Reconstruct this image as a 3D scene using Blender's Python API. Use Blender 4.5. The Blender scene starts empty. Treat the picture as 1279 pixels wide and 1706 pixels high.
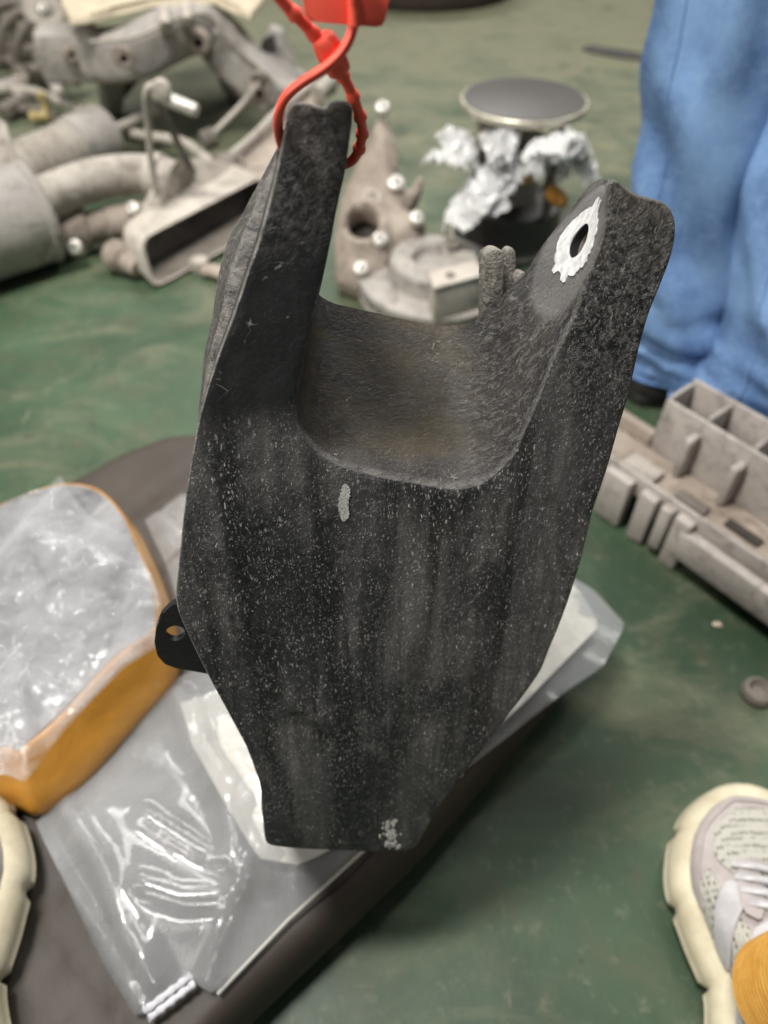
import bpy, bmesh, math, random
from mathutils import Vector, Matrix, noise
from mathutils.geometry import delaunay_2d_cdt
from mathutils.bvhtree import BVHTree
S = bpy.context.scene
COL = S.collection
rnd = random.Random(7)
R = math.radians

# ------------------------------------------------------------------ camera
H = 0.66                       # camera height above the workshop floor
PITCH = R(47)                  # looking down
FPX = 1232.0                   # focal length in photo pixels
cd = bpy.data.cameras.new('camera'); cam = bpy.data.objects.new('camera', cd); COL.objects.link(cam)
cam.location = (0, 0, H); cam.rotation_euler = (math.pi/2 - PITCH, 0, 0)
cd.sensor_fit = 'HORIZONTAL'; cd.sensor_width = 36; cd.lens = 36*FPX/1279
cd.clip_start = 0.01; cd.clip_end = 200
cd.dof.use_dof = True; cd.dof.focus_distance = 0.335; cd.dof.aperture_fstop = 7.6
S.camera = cam
# ------------------------------------------------------------------ world and lamps
wd = bpy.data.worlds.new('World'); S.world = wd; wd.use_nodes = True
bg = wd.node_tree.nodes['Background']; bg.inputs[0].default_value = (0.97, 0.98, 1.0, 1); bg.inputs[1].default_value = 0.15
def area(name, loc, target, sx, sy, power, col=(1, 0.97, 0.92)):
    l = bpy.data.lights.new(name, 'AREA'); l.shape = 'RECTANGLE'; l.size = sx; l.size_y = sy
    l.energy = power; l.color = col
    o = bpy.data.objects.new(name, l); COL.objects.link(o); o.location = loc
    o.rotation_euler = (Vector(target) - Vector(loc)).to_track_quat('-Z', 'Y').to_euler()
    return o
area('ceiling_lamp', (-0.75, 1.05, 3.0), (0.0, 0.6, 0), 0.30, 1.7, 30)
area('ceiling_lamp', (-0.62, 0.38, 3.0), (0.05, 0.3, 0), 0.25, 0.8, 88)
area('ceiling_lamp', (1.7, 2.9, 3.4), (0.3, 1.4, 0), 0.35, 2.6, 80)
area('ceiling_lamp', (-0.2, 4.8, 3.4), (0, 2.5, 0), 2.6, 0.5, 100)
area('ceiling_lamp', (-2.15, -0.75, 2.2), (0.05, 0.5, 0.2), 0.5, 1.8, 54, (1, 0.95, 0.88))
S.view_settings.view_transform = 'Standard'; S.view_settings.look = 'None'
S.view_settings.exposure = 0.0; S.view_settings.gamma = 1

# ------------------------------------------------------------------ projection helpers (photo pixel -> place)
FW = Vector((0, math.cos(PITCH), -math.sin(PITCH))); UPV = Vector((0, math.sin(PITCH), math.cos(PITCH))); RT = Vector((1, 0, 0))
CP = Vector((0, 0, H))
def ray(px, py): return FW + RT*((px-639.5)/FPX) + UPV*((853-py)/FPX)
def W(px, py, z=0.0):
    d = ray(px, py); t = (z-H)/d.z
    return CP + d*t
def WY(px, py, y):
    d = ray(px, py); return CP + d*(y/d.y)
def WZ(px, py, Z): return CP + ray(px, py)*Z

# ------------------------------------------------------------------ object helpers
def tag(o, label=None, cat=None, group=None, kind=None):
    if label: o['label'] = label
    if cat: o['category'] = cat
    if group: o['group'] = group
    if kind: o['kind'] = kind
    return o
def thing(name, loc, label, cat, group=None):
    o = bpy.data.objects.new(name, None); COL.objects.link(o); o.location = loc; o.empty_display_size = 0.02
    return tag(o, label, cat, group)
def wloc(o):
    v = Vector((0, 0, 0))
    while o is not None: v += Vector(o.location); o = o.parent
    return v
def obj(name, bm, mats, parent=None, smooth=35, origin=None):
    """bm is in world coordinates"""
    off = wloc(parent) if parent is not None else (Vector(origin) if origin is not None else Vector((0, 0, 0)))
    bmesh.ops.recalc_face_normals(bm, faces=bm.faces)
    for v in bm.verts: v.co -= off
    me = bpy.data.meshes.new(name); bm.to_mesh(me); bm.free()
    o = bpy.data.objects.new(name, me); COL.objects.link(o)
    if parent is not None: o.parent = parent
    elif origin is not None: o.location = origin
    for m in (mats if isinstance(mats, (list, tuple)) else [mats]): me.materials.append(m)
    if smooth:
        me.shade_smooth(); me.set_sharp_from_angle(angle=R(smooth))
    return o
def NB(): return bmesh.new()
def frame(d):
    d = d.normalized(); a = Vector((0, 0, 1)) if abs(d.z) < 0.9 else Vector((1, 0, 0))
    x = d.cross(a).normalized(); return x, x.cross(d).normalized()
def loft(bm, rings, closed=True, cap0=True, cap1=True, mi=0):
    vs = [[bm.verts.new(p) for p in r] for r in rings]
    n = len(vs[0]); m = n if closed else n-1
    for a, b in zip(vs, vs[1:]):
        for i in range(m):
            j = (i+1) % n
            f = bm.faces.new((a[i], a[j], b[j], b[i])); f.material_index = mi
    if cap0: bm.faces.new(vs[0][::-1]).material_index = mi
    if cap1: bm.faces.new(vs[-1]).material_index = mi
    return vs
def smoothpath(pts, k=6):
    pts = [Vector(p) for p in pts]; out = []
    P = [2*pts[0]-pts[1]] + pts + [2*pts[-1]-pts[-2]]
    for i in range(1, len(P)-2):
        p0, p1, p2, p3 = P[i-1:i+3]
        for j in range(k):
            t = j/k
            out.append(0.5*((2*p1)+(p2-p0)*t+(2*p0-5*p1+4*p2-p3)*t*t+(3*p1-p0-3*p2+p3)*t**3))
    out.append(pts[-1]); return out
def tube(bm, pts, r, seg=12, flat=1.0, cap=True, mi=0):
    pts = [Vector(p) for p in pts]; n = len(pts)
    rr = r if isinstance(r, (list, tuple)) else [r]*n
    if len(rr) != n: rr = [rr[0] + (rr[-1]-rr[0])*i/(n-1) for i in range(n)]
    rings = []; x = None
    for i, p in enumerate(pts):
        d = (pts[min(i+1, n-1)] - pts[max(i-1, 0)]).normalized()
        if x is None: x, y = frame(d)
        else:
            x = (x - d*x.dot(d)).normalized(); y = x.cross(d).normalized()
        rings.append([p + x*math.cos(2*math.pi*k/seg)*rr[i] + y*math.sin(2*math.pi*k/seg)*rr[i]*flat for k in range(seg)])
    return loft(bm, rings, True, cap, cap, mi)
def lathe(bm, p0, axis, prof, seg=32, cap=True, mi=0):
    """prof: (distance along axis, radius)"""
    axis = Vector(axis).normalized(); x, y = frame(axis); p0 = Vector(p0)
    loft(bm, [[p0 + axis*a + (x*math.cos(2*math.pi*k/seg) + y*math.sin(2*math.pi*k/seg))*max(r, 1e-5) for k in range(seg)] for a, r in prof], True, cap, cap, mi)
def box(bm, c, ax, ay, az, bev=0.0):
    """centre and half-axes"""
    c, ax, ay, az = Vector(c), Vector(ax), Vector(ay), Vector(az)
    vs = [bm.verts.new(c + ax*i + ay*j + az*k) for i in (-1, 1) for j in (-1, 1) for k in (-1, 1)]
    fs = [bm.faces.new([vs[i] for i in q]) for q in ((0,1,3,2), (4,6,7,5), (0,4,5,1), (2,3,7,6), (0,2,6,4), (1,5,7,3))]
    if bev:
        es = list({e for f in fs for e in f.edges})
        bmesh.ops.bevel(bm, geom=es, offset=bev, segments=2, affect='EDGES', profile=0.5)
def prism(bm, pts, up, bev=0.0):
    """polygon of points pushed along 'up'"""
    a = [bm.verts.new(p) for p in pts]; b = [bm.verts.new(Vector(p)+up) for p in pts]; n = len(pts)
    fs = [bm.faces.new(a[::-1]), bm.faces.new(b)]
    for i in range(n): fs.append(bm.faces.new((a[i], a[(i+1) % n], b[(i+1) % n], b[i])))
    if bev:
        bmesh.ops.bevel(bm, geom=list({e for f in fs for e in f.edges}), offset=bev, segments=2, affect='EDGES', profile=0.5)
def resample(pts, n):
    """n points along an open polyline, both ends included"""
    d = [0.0]
    for a, b in zip(pts, pts[1:]): d.append(d[-1] + (b-a).length)
    out = []; j = 0
    for i in range(n):
        t = d[-1]*i/(n-1)
        while j < len(pts)-2 and d[j+1] < t: j += 1
        q = (t-d[j])/max(d[j+1]-d[j], 1e-9); out.append(pts[j].lerp(pts[j+1], min(max(q, 0), 1)))
    return out
def inside(p, poly):
    c = False; n = len(poly)
    for i in range(n):
        a, b = poly[i], poly[i-1]
        if (a[1] > p[1]) != (b[1] > p[1]) and p[0] < (b[0]-a[0])*(p[1]-a[1])/(b[1]-a[1])+a[0]: c = not c
    return c
def segdist(p, a, b):
    ab = b-a; t = max(0, min(1, (p-a).dot(ab)/max(ab.length_squared, 1e-12))); return (p-a-ab*t).length
def polydist(p, poly): return min(segdist(p, poly[i-1], poly[i]) for i in range(len(poly)))
def fill2d(poly, step, jitter=0.2, holes=()):
    """triangles of a polygon with inner grid points; first len(poly) verts are the outline"""
    poly = [Vector((p[0], p[1])) for p in poly]
    xs = [p.x for p in poly]; ys = [p.y for p in poly]; V = list(poly); loops = [list(range(len(poly)))]
    for h in holes:
        b = len(V); V += [Vector((p[0], p[1])) for p in h]; loops.append(list(range(b, b+len(h))))
    bound = V[:]; E = [(l[i], l[(i+1) % len(l)]) for l in loops for i in range(len(l))]
    segs = [(V[a], V[b]) for a, b in E]
    y = min(ys)+step*0.5; row = 0
    while y < max(ys):
        x = min(xs) + step*(0.25 if row % 2 else 0.75)
        while x < max(xs):
            p = Vector((x+rnd.uniform(-1, 1)*jitter*step, y+rnd.uniform(-1, 1)*jitter*step))
            if inside(p, poly) and not any(inside(p, h) for h in holes) and min(segdist(p, a, b) for a, b in segs) > step*0.45: V.append(p)
            x += step
        y += step*0.87; row += 1
    r = delaunay_2d_cdt(V, E, [], 0, 1e-7)
    vv, ff = r[0], r[2]
    F = []
    for f in ff:
        c = sum((vv[i] for i in f), Vector((0, 0)))/len(f)
        if inside(c, poly) and not any(inside(c, h) for h in holes): F.append(tuple(f))
    return vv, F, r[3]
def slab(bm, tops, bots, ff):
    t = [bm.verts.new(p) for p in tops]; b = [bm.verts.new(p) for p in bots]; E = set()
    for f in ff:
        bm.faces.new([t[i] for i in f]); bm.faces.new([b[i] for i in f][::-1])
        for a, c in zip(f, f[1:]+f[:1]): E.add((a, c))
    for a, c in E:
        if (c, a) not in E: bm.faces.new((t[c], t[a], b[a], b[c]))
def fbm(p, o=4): return noise.fractal(p, 1.0, 2.0, o)

# ------------------------------------------------------------------ materials
def mat(name):
    m = bpy.data.materials.new(name); m.use_nodes = True
    nt = m.node_tree; b = nt.nodes['Principled BSDF']; return m, nt, b
def N(nt, t, **kw):
    n = nt.nodes.new(t)
    for k, v in kw.items():
        if k in n.inputs: n.inputs[k].default_value = v
        else: setattr(n, k, v)
    return n
def ramp(nt, fac, stops):
    r = nt.nodes.new('ShaderNodeValToRGB'); e = r.color_ramp.elements
    while len(e) < len(stops): e.new(0.5)
    for s, (p, c) in zip(e, stops): s.position = p; s.color = (*c, 1) if len(c) == 3 else c
    nt.links.new(fac, r.inputs[0]); return r.outputs[0]
def coords(nt, scale=(1, 1, 1), attr=None):
    if attr: t = N(nt, 'ShaderNodeAttribute', attribute_name=attr).outputs['Vector']
    else: t = N(nt, 'ShaderNodeTexCoord').outputs['Object']
    mp = N(nt, 'ShaderNodeMapping'); mp.inputs['Scale'].default_value = scale; nt.links.new(t, mp.inputs[0]); return mp.outputs[0]
def nz(nt, co, scale, detail=4, rough=0.55, dist=0.0):
    n = N(nt, 'ShaderNodeTexNoise', Scale=scale, Detail=detail, Roughness=rough, Distortion=dist); nt.links.new(co, n.inputs['Vector']); return n.outputs['Fac']
def mixc(nt, fac, a, b):
    m = nt.nodes.new('ShaderNodeMix'); m.data_type = 'RGBA'
    for s, v in ((0, fac), (6, a), (7, b)):
        if hasattr(v, 'default_value') or hasattr(v, 'is_linked'): nt.links.new(v, m.inputs[s])
        else: m.inputs[s].default_value = v if s == 0 else (*v, 1)
    return m.outputs[2]
def mth(nt, op, a, b=None):
    m = N(nt, 'ShaderNodeMath', operation=op)
    for i, v in enumerate((a, b)):
        if v is None: continue
        if isinstance(v, (int, float)): m.inputs[i].default_value = v
        else: nt.links.new(v, m.inputs[i])
    return m.outputs[0]
def bump(nt, b, h, strength, dist):
    n = N(nt, 'ShaderNodeBump', Strength=strength, Distance=dist); nt.links.new(h, n.inputs['Height']); nt.links.new(n.outputs[0], b.inputs['Normal']); return n
def rgb(r, g, b):
    f = lambda c: (c/255/12.92) if c/255 <= 0.04045 else ((c/255+0.055)/1.055)**2.4
    return (f(r), f(g), f(b))

def dusty(name, c1, c2, c3, scale=9, rough=0.7, metal=0.0, bs=0.5, bscale=120):
    """worn, dusty metal or plastic: base, dust and dark grime"""
    m, nt, b = mat(name); co = coords(nt)
    big = nz(nt, co, scale, 6, 0.65); fine = nz(nt, co, bscale, 4, 0.6)
    col = mixc(nt, ramp(nt, big, [(0.38, (0, 0, 0)), (0.66, (1, 1, 1))]), c1, c2)
    g2 = nz(nt, co, scale*2.7, 5, 0.7, 1.0)
    col = mixc(nt, ramp(nt, g2, [(0.50, (0, 0, 0)), (0.70, (0.85, 0.85, 0.85))]), col, c3)
    col = mixc(nt, ramp(nt, fine, [(0.55, (0, 0, 0)), (0.75, (0.35, 0.35, 0.35))]), col, c3)
    nt.links.new(col, b.inputs['Base Color']); b.inputs['Roughness'].default_value = rough; b.inputs['Metallic'].default_value = metal
    bump(nt, b, mth(nt, 'ADD', fine, mth(nt, 'MULTIPLY', g2, 1.5)), bs, 0.002)
    return m
M = {}
M['metal'] = dusty('dusty_grey_metal', (0.34, 0.31, 0.27), (0.48, 0.445, 0.39), (0.12, 0.098, 0.075))
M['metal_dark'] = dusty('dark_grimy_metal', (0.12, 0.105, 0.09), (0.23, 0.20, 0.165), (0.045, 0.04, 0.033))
M['metal_cool'] = dusty('cool_grey_metal', (0.30, 0.28, 0.26), (0.43, 0.40, 0.36), (0.12, 0.105, 0.09))
M['metal_rust'] = dusty('brown_dusty_steel', (0.26, 0.215, 0.175), (0.39, 0.335, 0.28), (0.11, 0.08, 0.06))
M['alloy'] = dusty('pale_dusty_alloy', (0.40, 0.36, 0.31), (0.52, 0.48, 0.42), (0.22, 0.19, 0.16))
M['post'] = dusty('grey_rough_casting', (0.21, 0.195, 0.17), (0.33, 0.31, 0.27), (0.07, 0.064, 0.055), 60, 0.75, 0, 0.9, 350)
M['pale'] = dusty('pale_beige_plastic', (0.35, 0.315, 0.29), (0.46, 0.42, 0.385), (0.17, 0.15, 0.135), 14, 0.6, 0, 0.25)
M['cardboard'] = dusty('beige_cover', (0.50, 0.43, 0.31), (0.58, 0.50, 0.37), (0.36, 0.30, 0.22), 8, 0.8)
M['rubber'] = dusty('black_rubber', (0.018, 0.018, 0.018), (0.04, 0.037, 0.033), (0.07, 0.06, 0.05), 14, 0.6)
M['inner_shade'] = dusty('painted_inner_shade', (0.03, 0.027, 0.023), (0.06, 0.053, 0.045), (0.016, 0.014, 0.012), 14, 0.9)  # near-black colour paints the shade inside holes and openings
m, nt, b = mat('bright_bolt_steel'); co = coords(nt)
nt.links.new(ramp(nt, nz(nt, co, 160, 4), [(0.35, (0.34, 0.32, 0.28)), (0.65, (0.70, 0.68, 0.63))]), b.inputs['Base Color']); b.inputs['Metallic'].default_value = 0.35; b.inputs['Roughness'].default_value = 0.4; M['bolt'] = m
m, nt, b = mat('worn_steel_rim'); co = coords(nt)
nt.links.new(ramp(nt, nz(nt, co, 40, 5), [(0.3, (0.35, 0.32, 0.25)), (0.7, (0.75, 0.72, 0.6))]), b.inputs['Base Color']); b.inputs['Metallic'].default_value = 0.5; b.inputs['Roughness'].default_value = 0.38; M['rim'] = m
# floor
m, nt, b = mat('green_epoxy_floor'); co = coords(nt); co2 = coords(nt, (0.8, 1.35, 1))
pos = N(nt, 'ShaderNodeSeparateXYZ'); nt.links.new(N(nt, 'ShaderNodeNewGeometry').outputs['Position'], pos.inputs[0])
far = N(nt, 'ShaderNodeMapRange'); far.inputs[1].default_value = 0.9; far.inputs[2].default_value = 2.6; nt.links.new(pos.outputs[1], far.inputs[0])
n1 = nz(nt, co, 3.2, 7, 0.62, 0.4); n2 = nz(nt, co2, 6.5, 6, 0.65, 0.8); n3 = nz(nt, co, 60, 4, 0.7); n4 = nz(nt, co, 17, 5, 0.6, 0.5)
green = mixc(nt, ramp(nt, n1, [(0.40, (0, 0, 0)), (0.60, (1, 1, 1))]), (0.028, 0.052, 0.028), (0.053, 0.092, 0.050))
dust_farlight = mth(nt, 'ADD', mth(nt, 'MULTIPLY', n2, 0.75), mth(nt, 'MULTIPLY', far.outputs[0], 0.26))  # dust noise, plus far paling that paints in sheen and brighter light
col = mixc(nt, ramp(nt, dust_farlight, [(0.38, (0, 0, 0)), (0.60, (0.92, 0.92, 0.92))]), green, (0.165, 0.165, 0.105))
col = mixc(nt, ramp(nt, n4, [(0.50, (0, 0, 0)), (0.68, (0.40, 0.40, 0.40))]), col, (0.080, 0.076, 0.045))
col = mixc(nt, ramp(nt, nz(nt, co, 26, 3, 0.5, 0.3), [(0.70, (0, 0, 0)), (0.745, (0.8, 0.8, 0.8))]), col, (0.05, 0.04, 0.028))
scr = nz(nt, coords(nt, (6, 0.5, 1)), 22, 5, 0.7, 1.2); scr2 = nz(nt, coords(nt, (0.6, 5, 1)), 19, 5, 0.7, 1.5)
col = mixc(nt, ramp(nt, mth(nt, 'MAXIMUM', scr, scr2), [(0.66, (0, 0, 0)), (0.74, (0.45, 0.45, 0.45))]), col, (0.24, 0.24, 0.18))
col = mixc(nt, ramp(nt, nz(nt, co, 75, 2, 0.5), [(0.71, (0, 0, 0)), (0.76, (0.85, 0.85, 0.85))]), col, (0.035, 0.03, 0.02))
col = mixc(nt, ramp(nt, nz(nt, co, 1.7, 4, 0.55, 0.3), [(0.55, (0, 0, 0)), (0.70, (0.6, 0.6, 0.6))]), col, (0.030, 0.048, 0.028))
col = mixc(nt, ramp(nt, n3, [(0.56, (0, 0, 0)), (0.78, (0.4, 0.4, 0.4))]), col, (0.20, 0.20, 0.14))
nt.links.new(col, b.inputs['Base Color'])
nt.links.new(ramp(nt, dust_farlight, [(0.3, (0.46, 0.46, 0.46)), (0.7, (0.68, 0.68, 0.68))]), b.inputs['Roughness']); b.inputs['Specular IOR Level'].default_value = 0.35
bump(nt, b, mth(nt, 'ADD', mth(nt, 'MULTIPLY', n2, 1.0), mth(nt, 'MULTIPLY', n3, 0.3)), 0.25, 0.004); M['floor'] = m
# bracket: black coated casting with pale scuffs; attribute 'pl' = metres in its face, 'dust' = settled dirt, 'scuff' = where the coating is speckled
m, nt, b = mat('black_cast_coating')
pl = coords(nt, (1, 1, 1), 'pl'); pst = coords(nt, (1, 0.42, 1), 'pl'); pst2 = coords(nt, (1, 0.10, 1), 'pl')
dust = N(nt, 'ShaderNodeAttribute', attribute_name='dust').outputs['Fac']; scuff = N(nt, 'ShaderNodeAttribute', attribute_name='scuff').outputs['Fac']
mach = N(nt, 'ShaderNodeAttribute', attribute_name='machined').outputs['Fac']
rough_a = N(nt, 'ShaderNodeAttribute', attribute_name='pebble').outputs['Fac']
base = mixc(nt, nz(nt, pl, 18, 5, 0.6), (0.043, 0.042, 0.0455), (0.084, 0.081, 0.083))
streak = nz(nt, pst2, 75, 4, 0.6); base = mixc(nt, ramp(nt, streak, [(0.45, (0, 0, 0)), (0.72, (1, 1, 1))]), base, (0.155, 0.147, 0.140))
blot = nz(nt, pst, 24, 5, 0.65, 0.8); base = mixc(nt, ramp(nt, blot, [(0.40, (0.85, 0.85, 0.85)), (0.56, (0, 0, 0))]), base, (0.010, 0.0105, 0.015))
stk2 = nz(nt, coords(nt, (1, 0.07, 1), 'pl'), 42, 4, 0.6, 0.4); base = mixc(nt, ramp(nt, stk2, [(0.40, (0.85, 0.85, 0.85)), (0.50, (0, 0, 0))]), base, (0.009, 0.0092, 0.012))
base = mixc(nt, mth(nt, 'MULTIPLY', mth(nt, 'ADD', 0.10, mth(nt, 'MULTIPLY', scuff, 0.95)), mth(nt, 'SUBTRACT', 1.0, mth(nt, 'MULTIPLY', rough_a, 0.80))), (0.012, 0.0118, 0.0135), base)
wv = N(nt, 'ShaderNodeVectorMath', operation='ADD'); nt.links.new(pst, wv.inputs[0])
wsc = N(nt, 'ShaderNodeVectorMath', operation='SCALE'); wsc.inputs['Scale'].default_value = 0.004
wn = N(nt, 'ShaderNodeTexNoise', Scale=160.0, Detail=3.0); nt.links.new(pl, wn.inputs['Vector']); nt.links.new(wn.outputs['Color'], wsc.inputs[0]); nt.links.new(wsc.outputs[0], wv.inputs[1])
vo = N(nt, 'ShaderNodeTexVoronoi', Scale=500.0, Randomness=1.0); nt.links.new(wv.outputs[0], vo.inputs['Vector'])
spk = ramp(nt, vo.outputs['Distance'], [(0.10, (1, 1, 1)), (0.31, (0, 0, 0))])
pick = N(nt, 'ShaderNodeSeparateColor'); nt.links.new(vo.outputs['Color'], pick.inputs[0])
spk = mth(nt, 'MULTIPLY', spk, ramp(nt, pick.outputs[0], [(0.34, (0, 0, 0)), (0.95, (1, 1, 1))]))
spk = mth(nt, 'MULTIPLY', spk, ramp(nt, nz(nt, pst, 30, 5, 0.7), [(0.36, (0.06, 0.06, 0.06)), (0.60, (1, 1, 1))]))
vo2 = N(nt, 'ShaderNodeTexVoronoi', Scale=1150.0, Randomness=1.0); nt.links.new(wv.outputs[0], vo2.inputs['Vector'])
pick2 = N(nt, 'ShaderNodeSeparateColor'); nt.links.new(vo2.outputs['Color'], pick2.inputs[0])
spf = mth(nt, 'MULTIPLY', ramp(nt, vo2.outputs['Distance'], [(0.20, (1, 1, 1)), (0.42, (0, 0, 0))]), ramp(nt, pick2.outputs[1], [(0.35, (0, 0, 0)), (1.0, (0.75, 0.75, 0.75))]))
spf = mth(nt, 'MULTIPLY', spf, ramp(nt, nz(nt, pl, 60, 5, 0.7), [(0.34, (0.1, 0.1, 0.1)), (0.62, (1, 1, 1))]))
spk = mth(nt, 'MAXIMUM', mth(nt, 'MULTIPLY', spk, 0.85), spf)
spk = mth(nt, 'MULTIPLY', spk, scuff)
fil = nz(nt, pl, 230, 5, 0.75, 1.4)
fils = mth(nt, 'MULTIPLY', ramp(nt, fil, [(0.55, (0, 0, 0)), (0.64, (1, 1, 1))]), mth(nt, 'ADD', mth(nt, 'MULTIPLY', rough_a, 0.95), mth(nt, 'MULTIPLY', scuff, 0.30)))
flk = ramp(nt, nz(nt, pl, 105, 5, 0.72, 1.6), [(0.53, (0, 0, 0)), (0.60, (1, 1, 1)), (0.66, (0.15, 0.15, 0.15))])
fils = mth(nt, 'MAXIMUM', fils, mth(nt, 'MULTIPLY', flk, mth(nt, 'MULTIPLY', rough_a, 0.8)))
col = mixc(nt, mth(nt, 'MULTIPLY', fils, 0.75), base, (0.21, 0.20, 0.188))
col = mixc(nt, mth(nt, 'MULTIPLY', spk, 1.0), col, (0.66, 0.63, 0.59))
dn = mth(nt, 'MULTIPLY', dust, ramp(nt, nz(nt, pl, 34, 6, 0.65, 0.6), [(0.30, (0.08, 0.08, 0.08)), (0.66, (1, 1, 1))]))
col = mixc(nt, dn, col, (0.070, 0.054, 0.031))
hl = nz(nt, coords(nt, (0.25, 1, 1), 'pl'), 160, 5, 0.7, 0.5)
col = mixc(nt, mth(nt, 'MULTIPLY', dust, ramp(nt, hl, [(0.55, (0, 0, 0)), (0.75, (0.45, 0.45, 0.45))])), col, (0.15, 0.125, 0.085))
scw = nz(nt, coords(nt, (1, 0.9, 1), 'pl'), 48, 2, 0.4, 2.2)
scl = mth(nt, 'MULTIPLY', ramp(nt, scw, [(0.497, (0, 0, 0)), (0.503, (1, 1, 1)), (0.509, (0, 0, 0))]), ramp(nt, nz(nt, pl, 85, 3, 0.6), [(0.57, (0, 0, 0)), (0.64, (0.8, 0.8, 0.8))]))
col = mixc(nt, scl, col, (0.42, 0.40, 0.37))
col = mixc(nt, mach, col, (0.15, 0.145, 0.142))
edge = N(nt, 'ShaderNodeAttribute', attribute_name='edge').outputs['Fac']
col = mixc(nt, mth(nt, 'MULTIPLY', edge, ramp(nt, nz(nt, pl, 120, 5, 0.7), [(0.34, (0.15, 0.15, 0.15)), (0.6, (0.9, 0.9, 0.9))])), col, (0.27, 0.255, 0.235))  # pale rim: worn coating, with bright edge highlights painted in
brn = N(nt, 'ShaderNodeAttribute', attribute_name='brown').outputs['Fac']
col = mixc(nt, mth(nt, 'MULTIPLY', brn, ramp(nt, nz(nt, pl, 70, 6, 0.7, 0.5), [(0.38, (0, 0, 0)), (0.68, (0.8, 0.8, 0.8))])), col, (0.13, 0.108, 0.088))
nt.links.new(col, b.inputs['Base Color'])
nt.links.new(ramp(nt, nz(nt, pl, 60, 4), [(0.3, (0.30, 0.30, 0.30)), (0.7, (0.52, 0.52, 0.52))]), b.inputs['Roughness'])
b.inputs['Specular IOR Level'].default_value = 0.45
h1 = mth(nt, 'MULTIPLY', mth(nt, 'ADD', fil, mth(nt, 'MULTIPLY', spk, 0.5)), mth(nt, 'ADD', 0.25, mth(nt, 'ADD', rough_a, mth(nt, 'MULTIPLY', scuff, 0.35))))
bump(nt, b, h1, 0.8, 0.0022); M['cast'] = m
m, nt, b = mat('white_paint_mark'); co = coords(nt)
nt.links.new(ramp(nt, nz(nt, co, 260, 4), [(0.3, (0.40, 0.40, 0.40)), (0.6, (0.66, 0.66, 0.66))]), b.inputs['Base Color']); b.inputs['Roughness'].default_value = 0.6; M['paint'] = m
m, nt, b = mat('chalk_scuff'); co = coords(nt)
nt.links.new(ramp(nt, nz(nt, co, 1500, 3, 0.7), [(0.36, (0.14, 0.14, 0.13)), (0.52, (0.60, 0.59, 0.55))]), b.inputs['Base Color']); b.inputs['Roughness'].default_value = 0.8; M['chalk'] = m
m, nt, b = mat('red_seal_plastic'); co = coords(nt)
nt.links.new(mixc(nt, nz(nt, co, 60, 3), (0.86, 0.095, 0.055), (0.92, 0.13, 0.08)), b.inputs['Base Color']); b.inputs['Roughness'].default_value = 0.42; b.inputs['Subsurface Weight'].default_value = 0.25; b.inputs['Subsurface Radius'].default_value = (0.004, 0.001, 0.001); M['red'] = m
# denim
m, nt, b = mat('blue_denim'); co = coords(nt)
wv_ = N(nt, 'ShaderNodeTexWave', Scale=420.0, Distortion=1.5); wv_.bands_direction = 'DIAGONAL'; nt.links.new(co, wv_.inputs['Vector'])
col = mixc(nt, ramp(nt, nz(nt, co, 9, 6, 0.6), [(0.38, (0, 0, 0)), (0.62, (1, 1, 1))]), (0.075, 0.155, 0.335), (0.18, 0.315, 0.55))
col = mixc(nt, ramp(nt, nz(nt, co, 130, 4, 0.7), [(0.45, (0, 0, 0)), (0.75, (0.5, 0.5, 0.5))]), col, (0.26, 0.40, 0.64))
nt.links.new(col, b.inputs['Base Color']); b.inputs['Roughness'].default_value = 0.85
bump(nt, b, mth(nt, 'ADD', wv_.outputs['Fac'], nz(nt, co, 45, 4)), 0.3, 0.0015); M['denim'] = m
# clear films: thin glossy plastic, partly clear, partly milky where it is crumpled
def film(name, milk, lo, hi, scale, tint=(0.80, 0.81, 0.82), rough=0.12):
    m, nt, b = mat(name); co = coords(nt)
    b.inputs['Base Color'].default_value = (*tint, 1); b.inputs['Roughness'].default_value = rough
    b.inputs['Specular IOR Level'].default_value = 0.75; b.inputs['Coat Weight'].default_value = 0.6; b.inputs['Coat Roughness'].default_value = 0.05
    a = ramp(nt, nz(nt, co, scale, 6, 0.65, 0.8), [(0.32, (lo, lo, lo)), (0.68, (hi, hi, hi))])
    nt.links.new(a, b.inputs['Alpha'])
    tl_n = N(nt, 'ShaderNodeBsdfTranslucent'); tl_n.inputs[0].default_value = (*tint, 1)
    trn = N(nt, 'ShaderNodeBsdfTransparent'); m1 = nt.nodes.new('ShaderNodeMixShader'); nt.links.new(a, m1.inputs[0]); nt.links.new(trn.outputs[0], m1.inputs[1]); nt.links.new(tl_n.outputs[0], m1.inputs[2])
    m2_ = nt.nodes.new('ShaderNodeMixShader'); m2_.inputs[0].default_value = 0.28; nt.links.new(b.outputs[0], m2_.inputs[1]); nt.links.new(m1.outputs[0], m2_.inputs[2])
    nt.links.new(m2_.outputs[0], nt.nodes['Material Output'].inputs['Surface'])
    bump(nt, b, nz(nt, co, milk, 5, 0.6, 1.2), 0.35, 0.003)
    return m
M['film'] = film('crumpled_clear_film', 40, 0.0, 0.42, 18, (0.60, 0.61, 0.63), 0.07)
M['film_flat'] = film('clear_bag_film', 10, 0.24, 0.62, 7, (0.47, 0.48, 0.49), 0.12)
M['film_clear'] = film('thin_clear_wrap', 60, 0.10, 0.35, 20, (0.75, 0.75, 0.74), 0.08)
M['film_white'] = film('milky_foam_sheet', 40, 0.45, 1.0, 12, (0.80, 0.785, 0.73), 0.2)
m, nt, b = mat('amber_packing_tape'); co = coords(nt)
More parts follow.
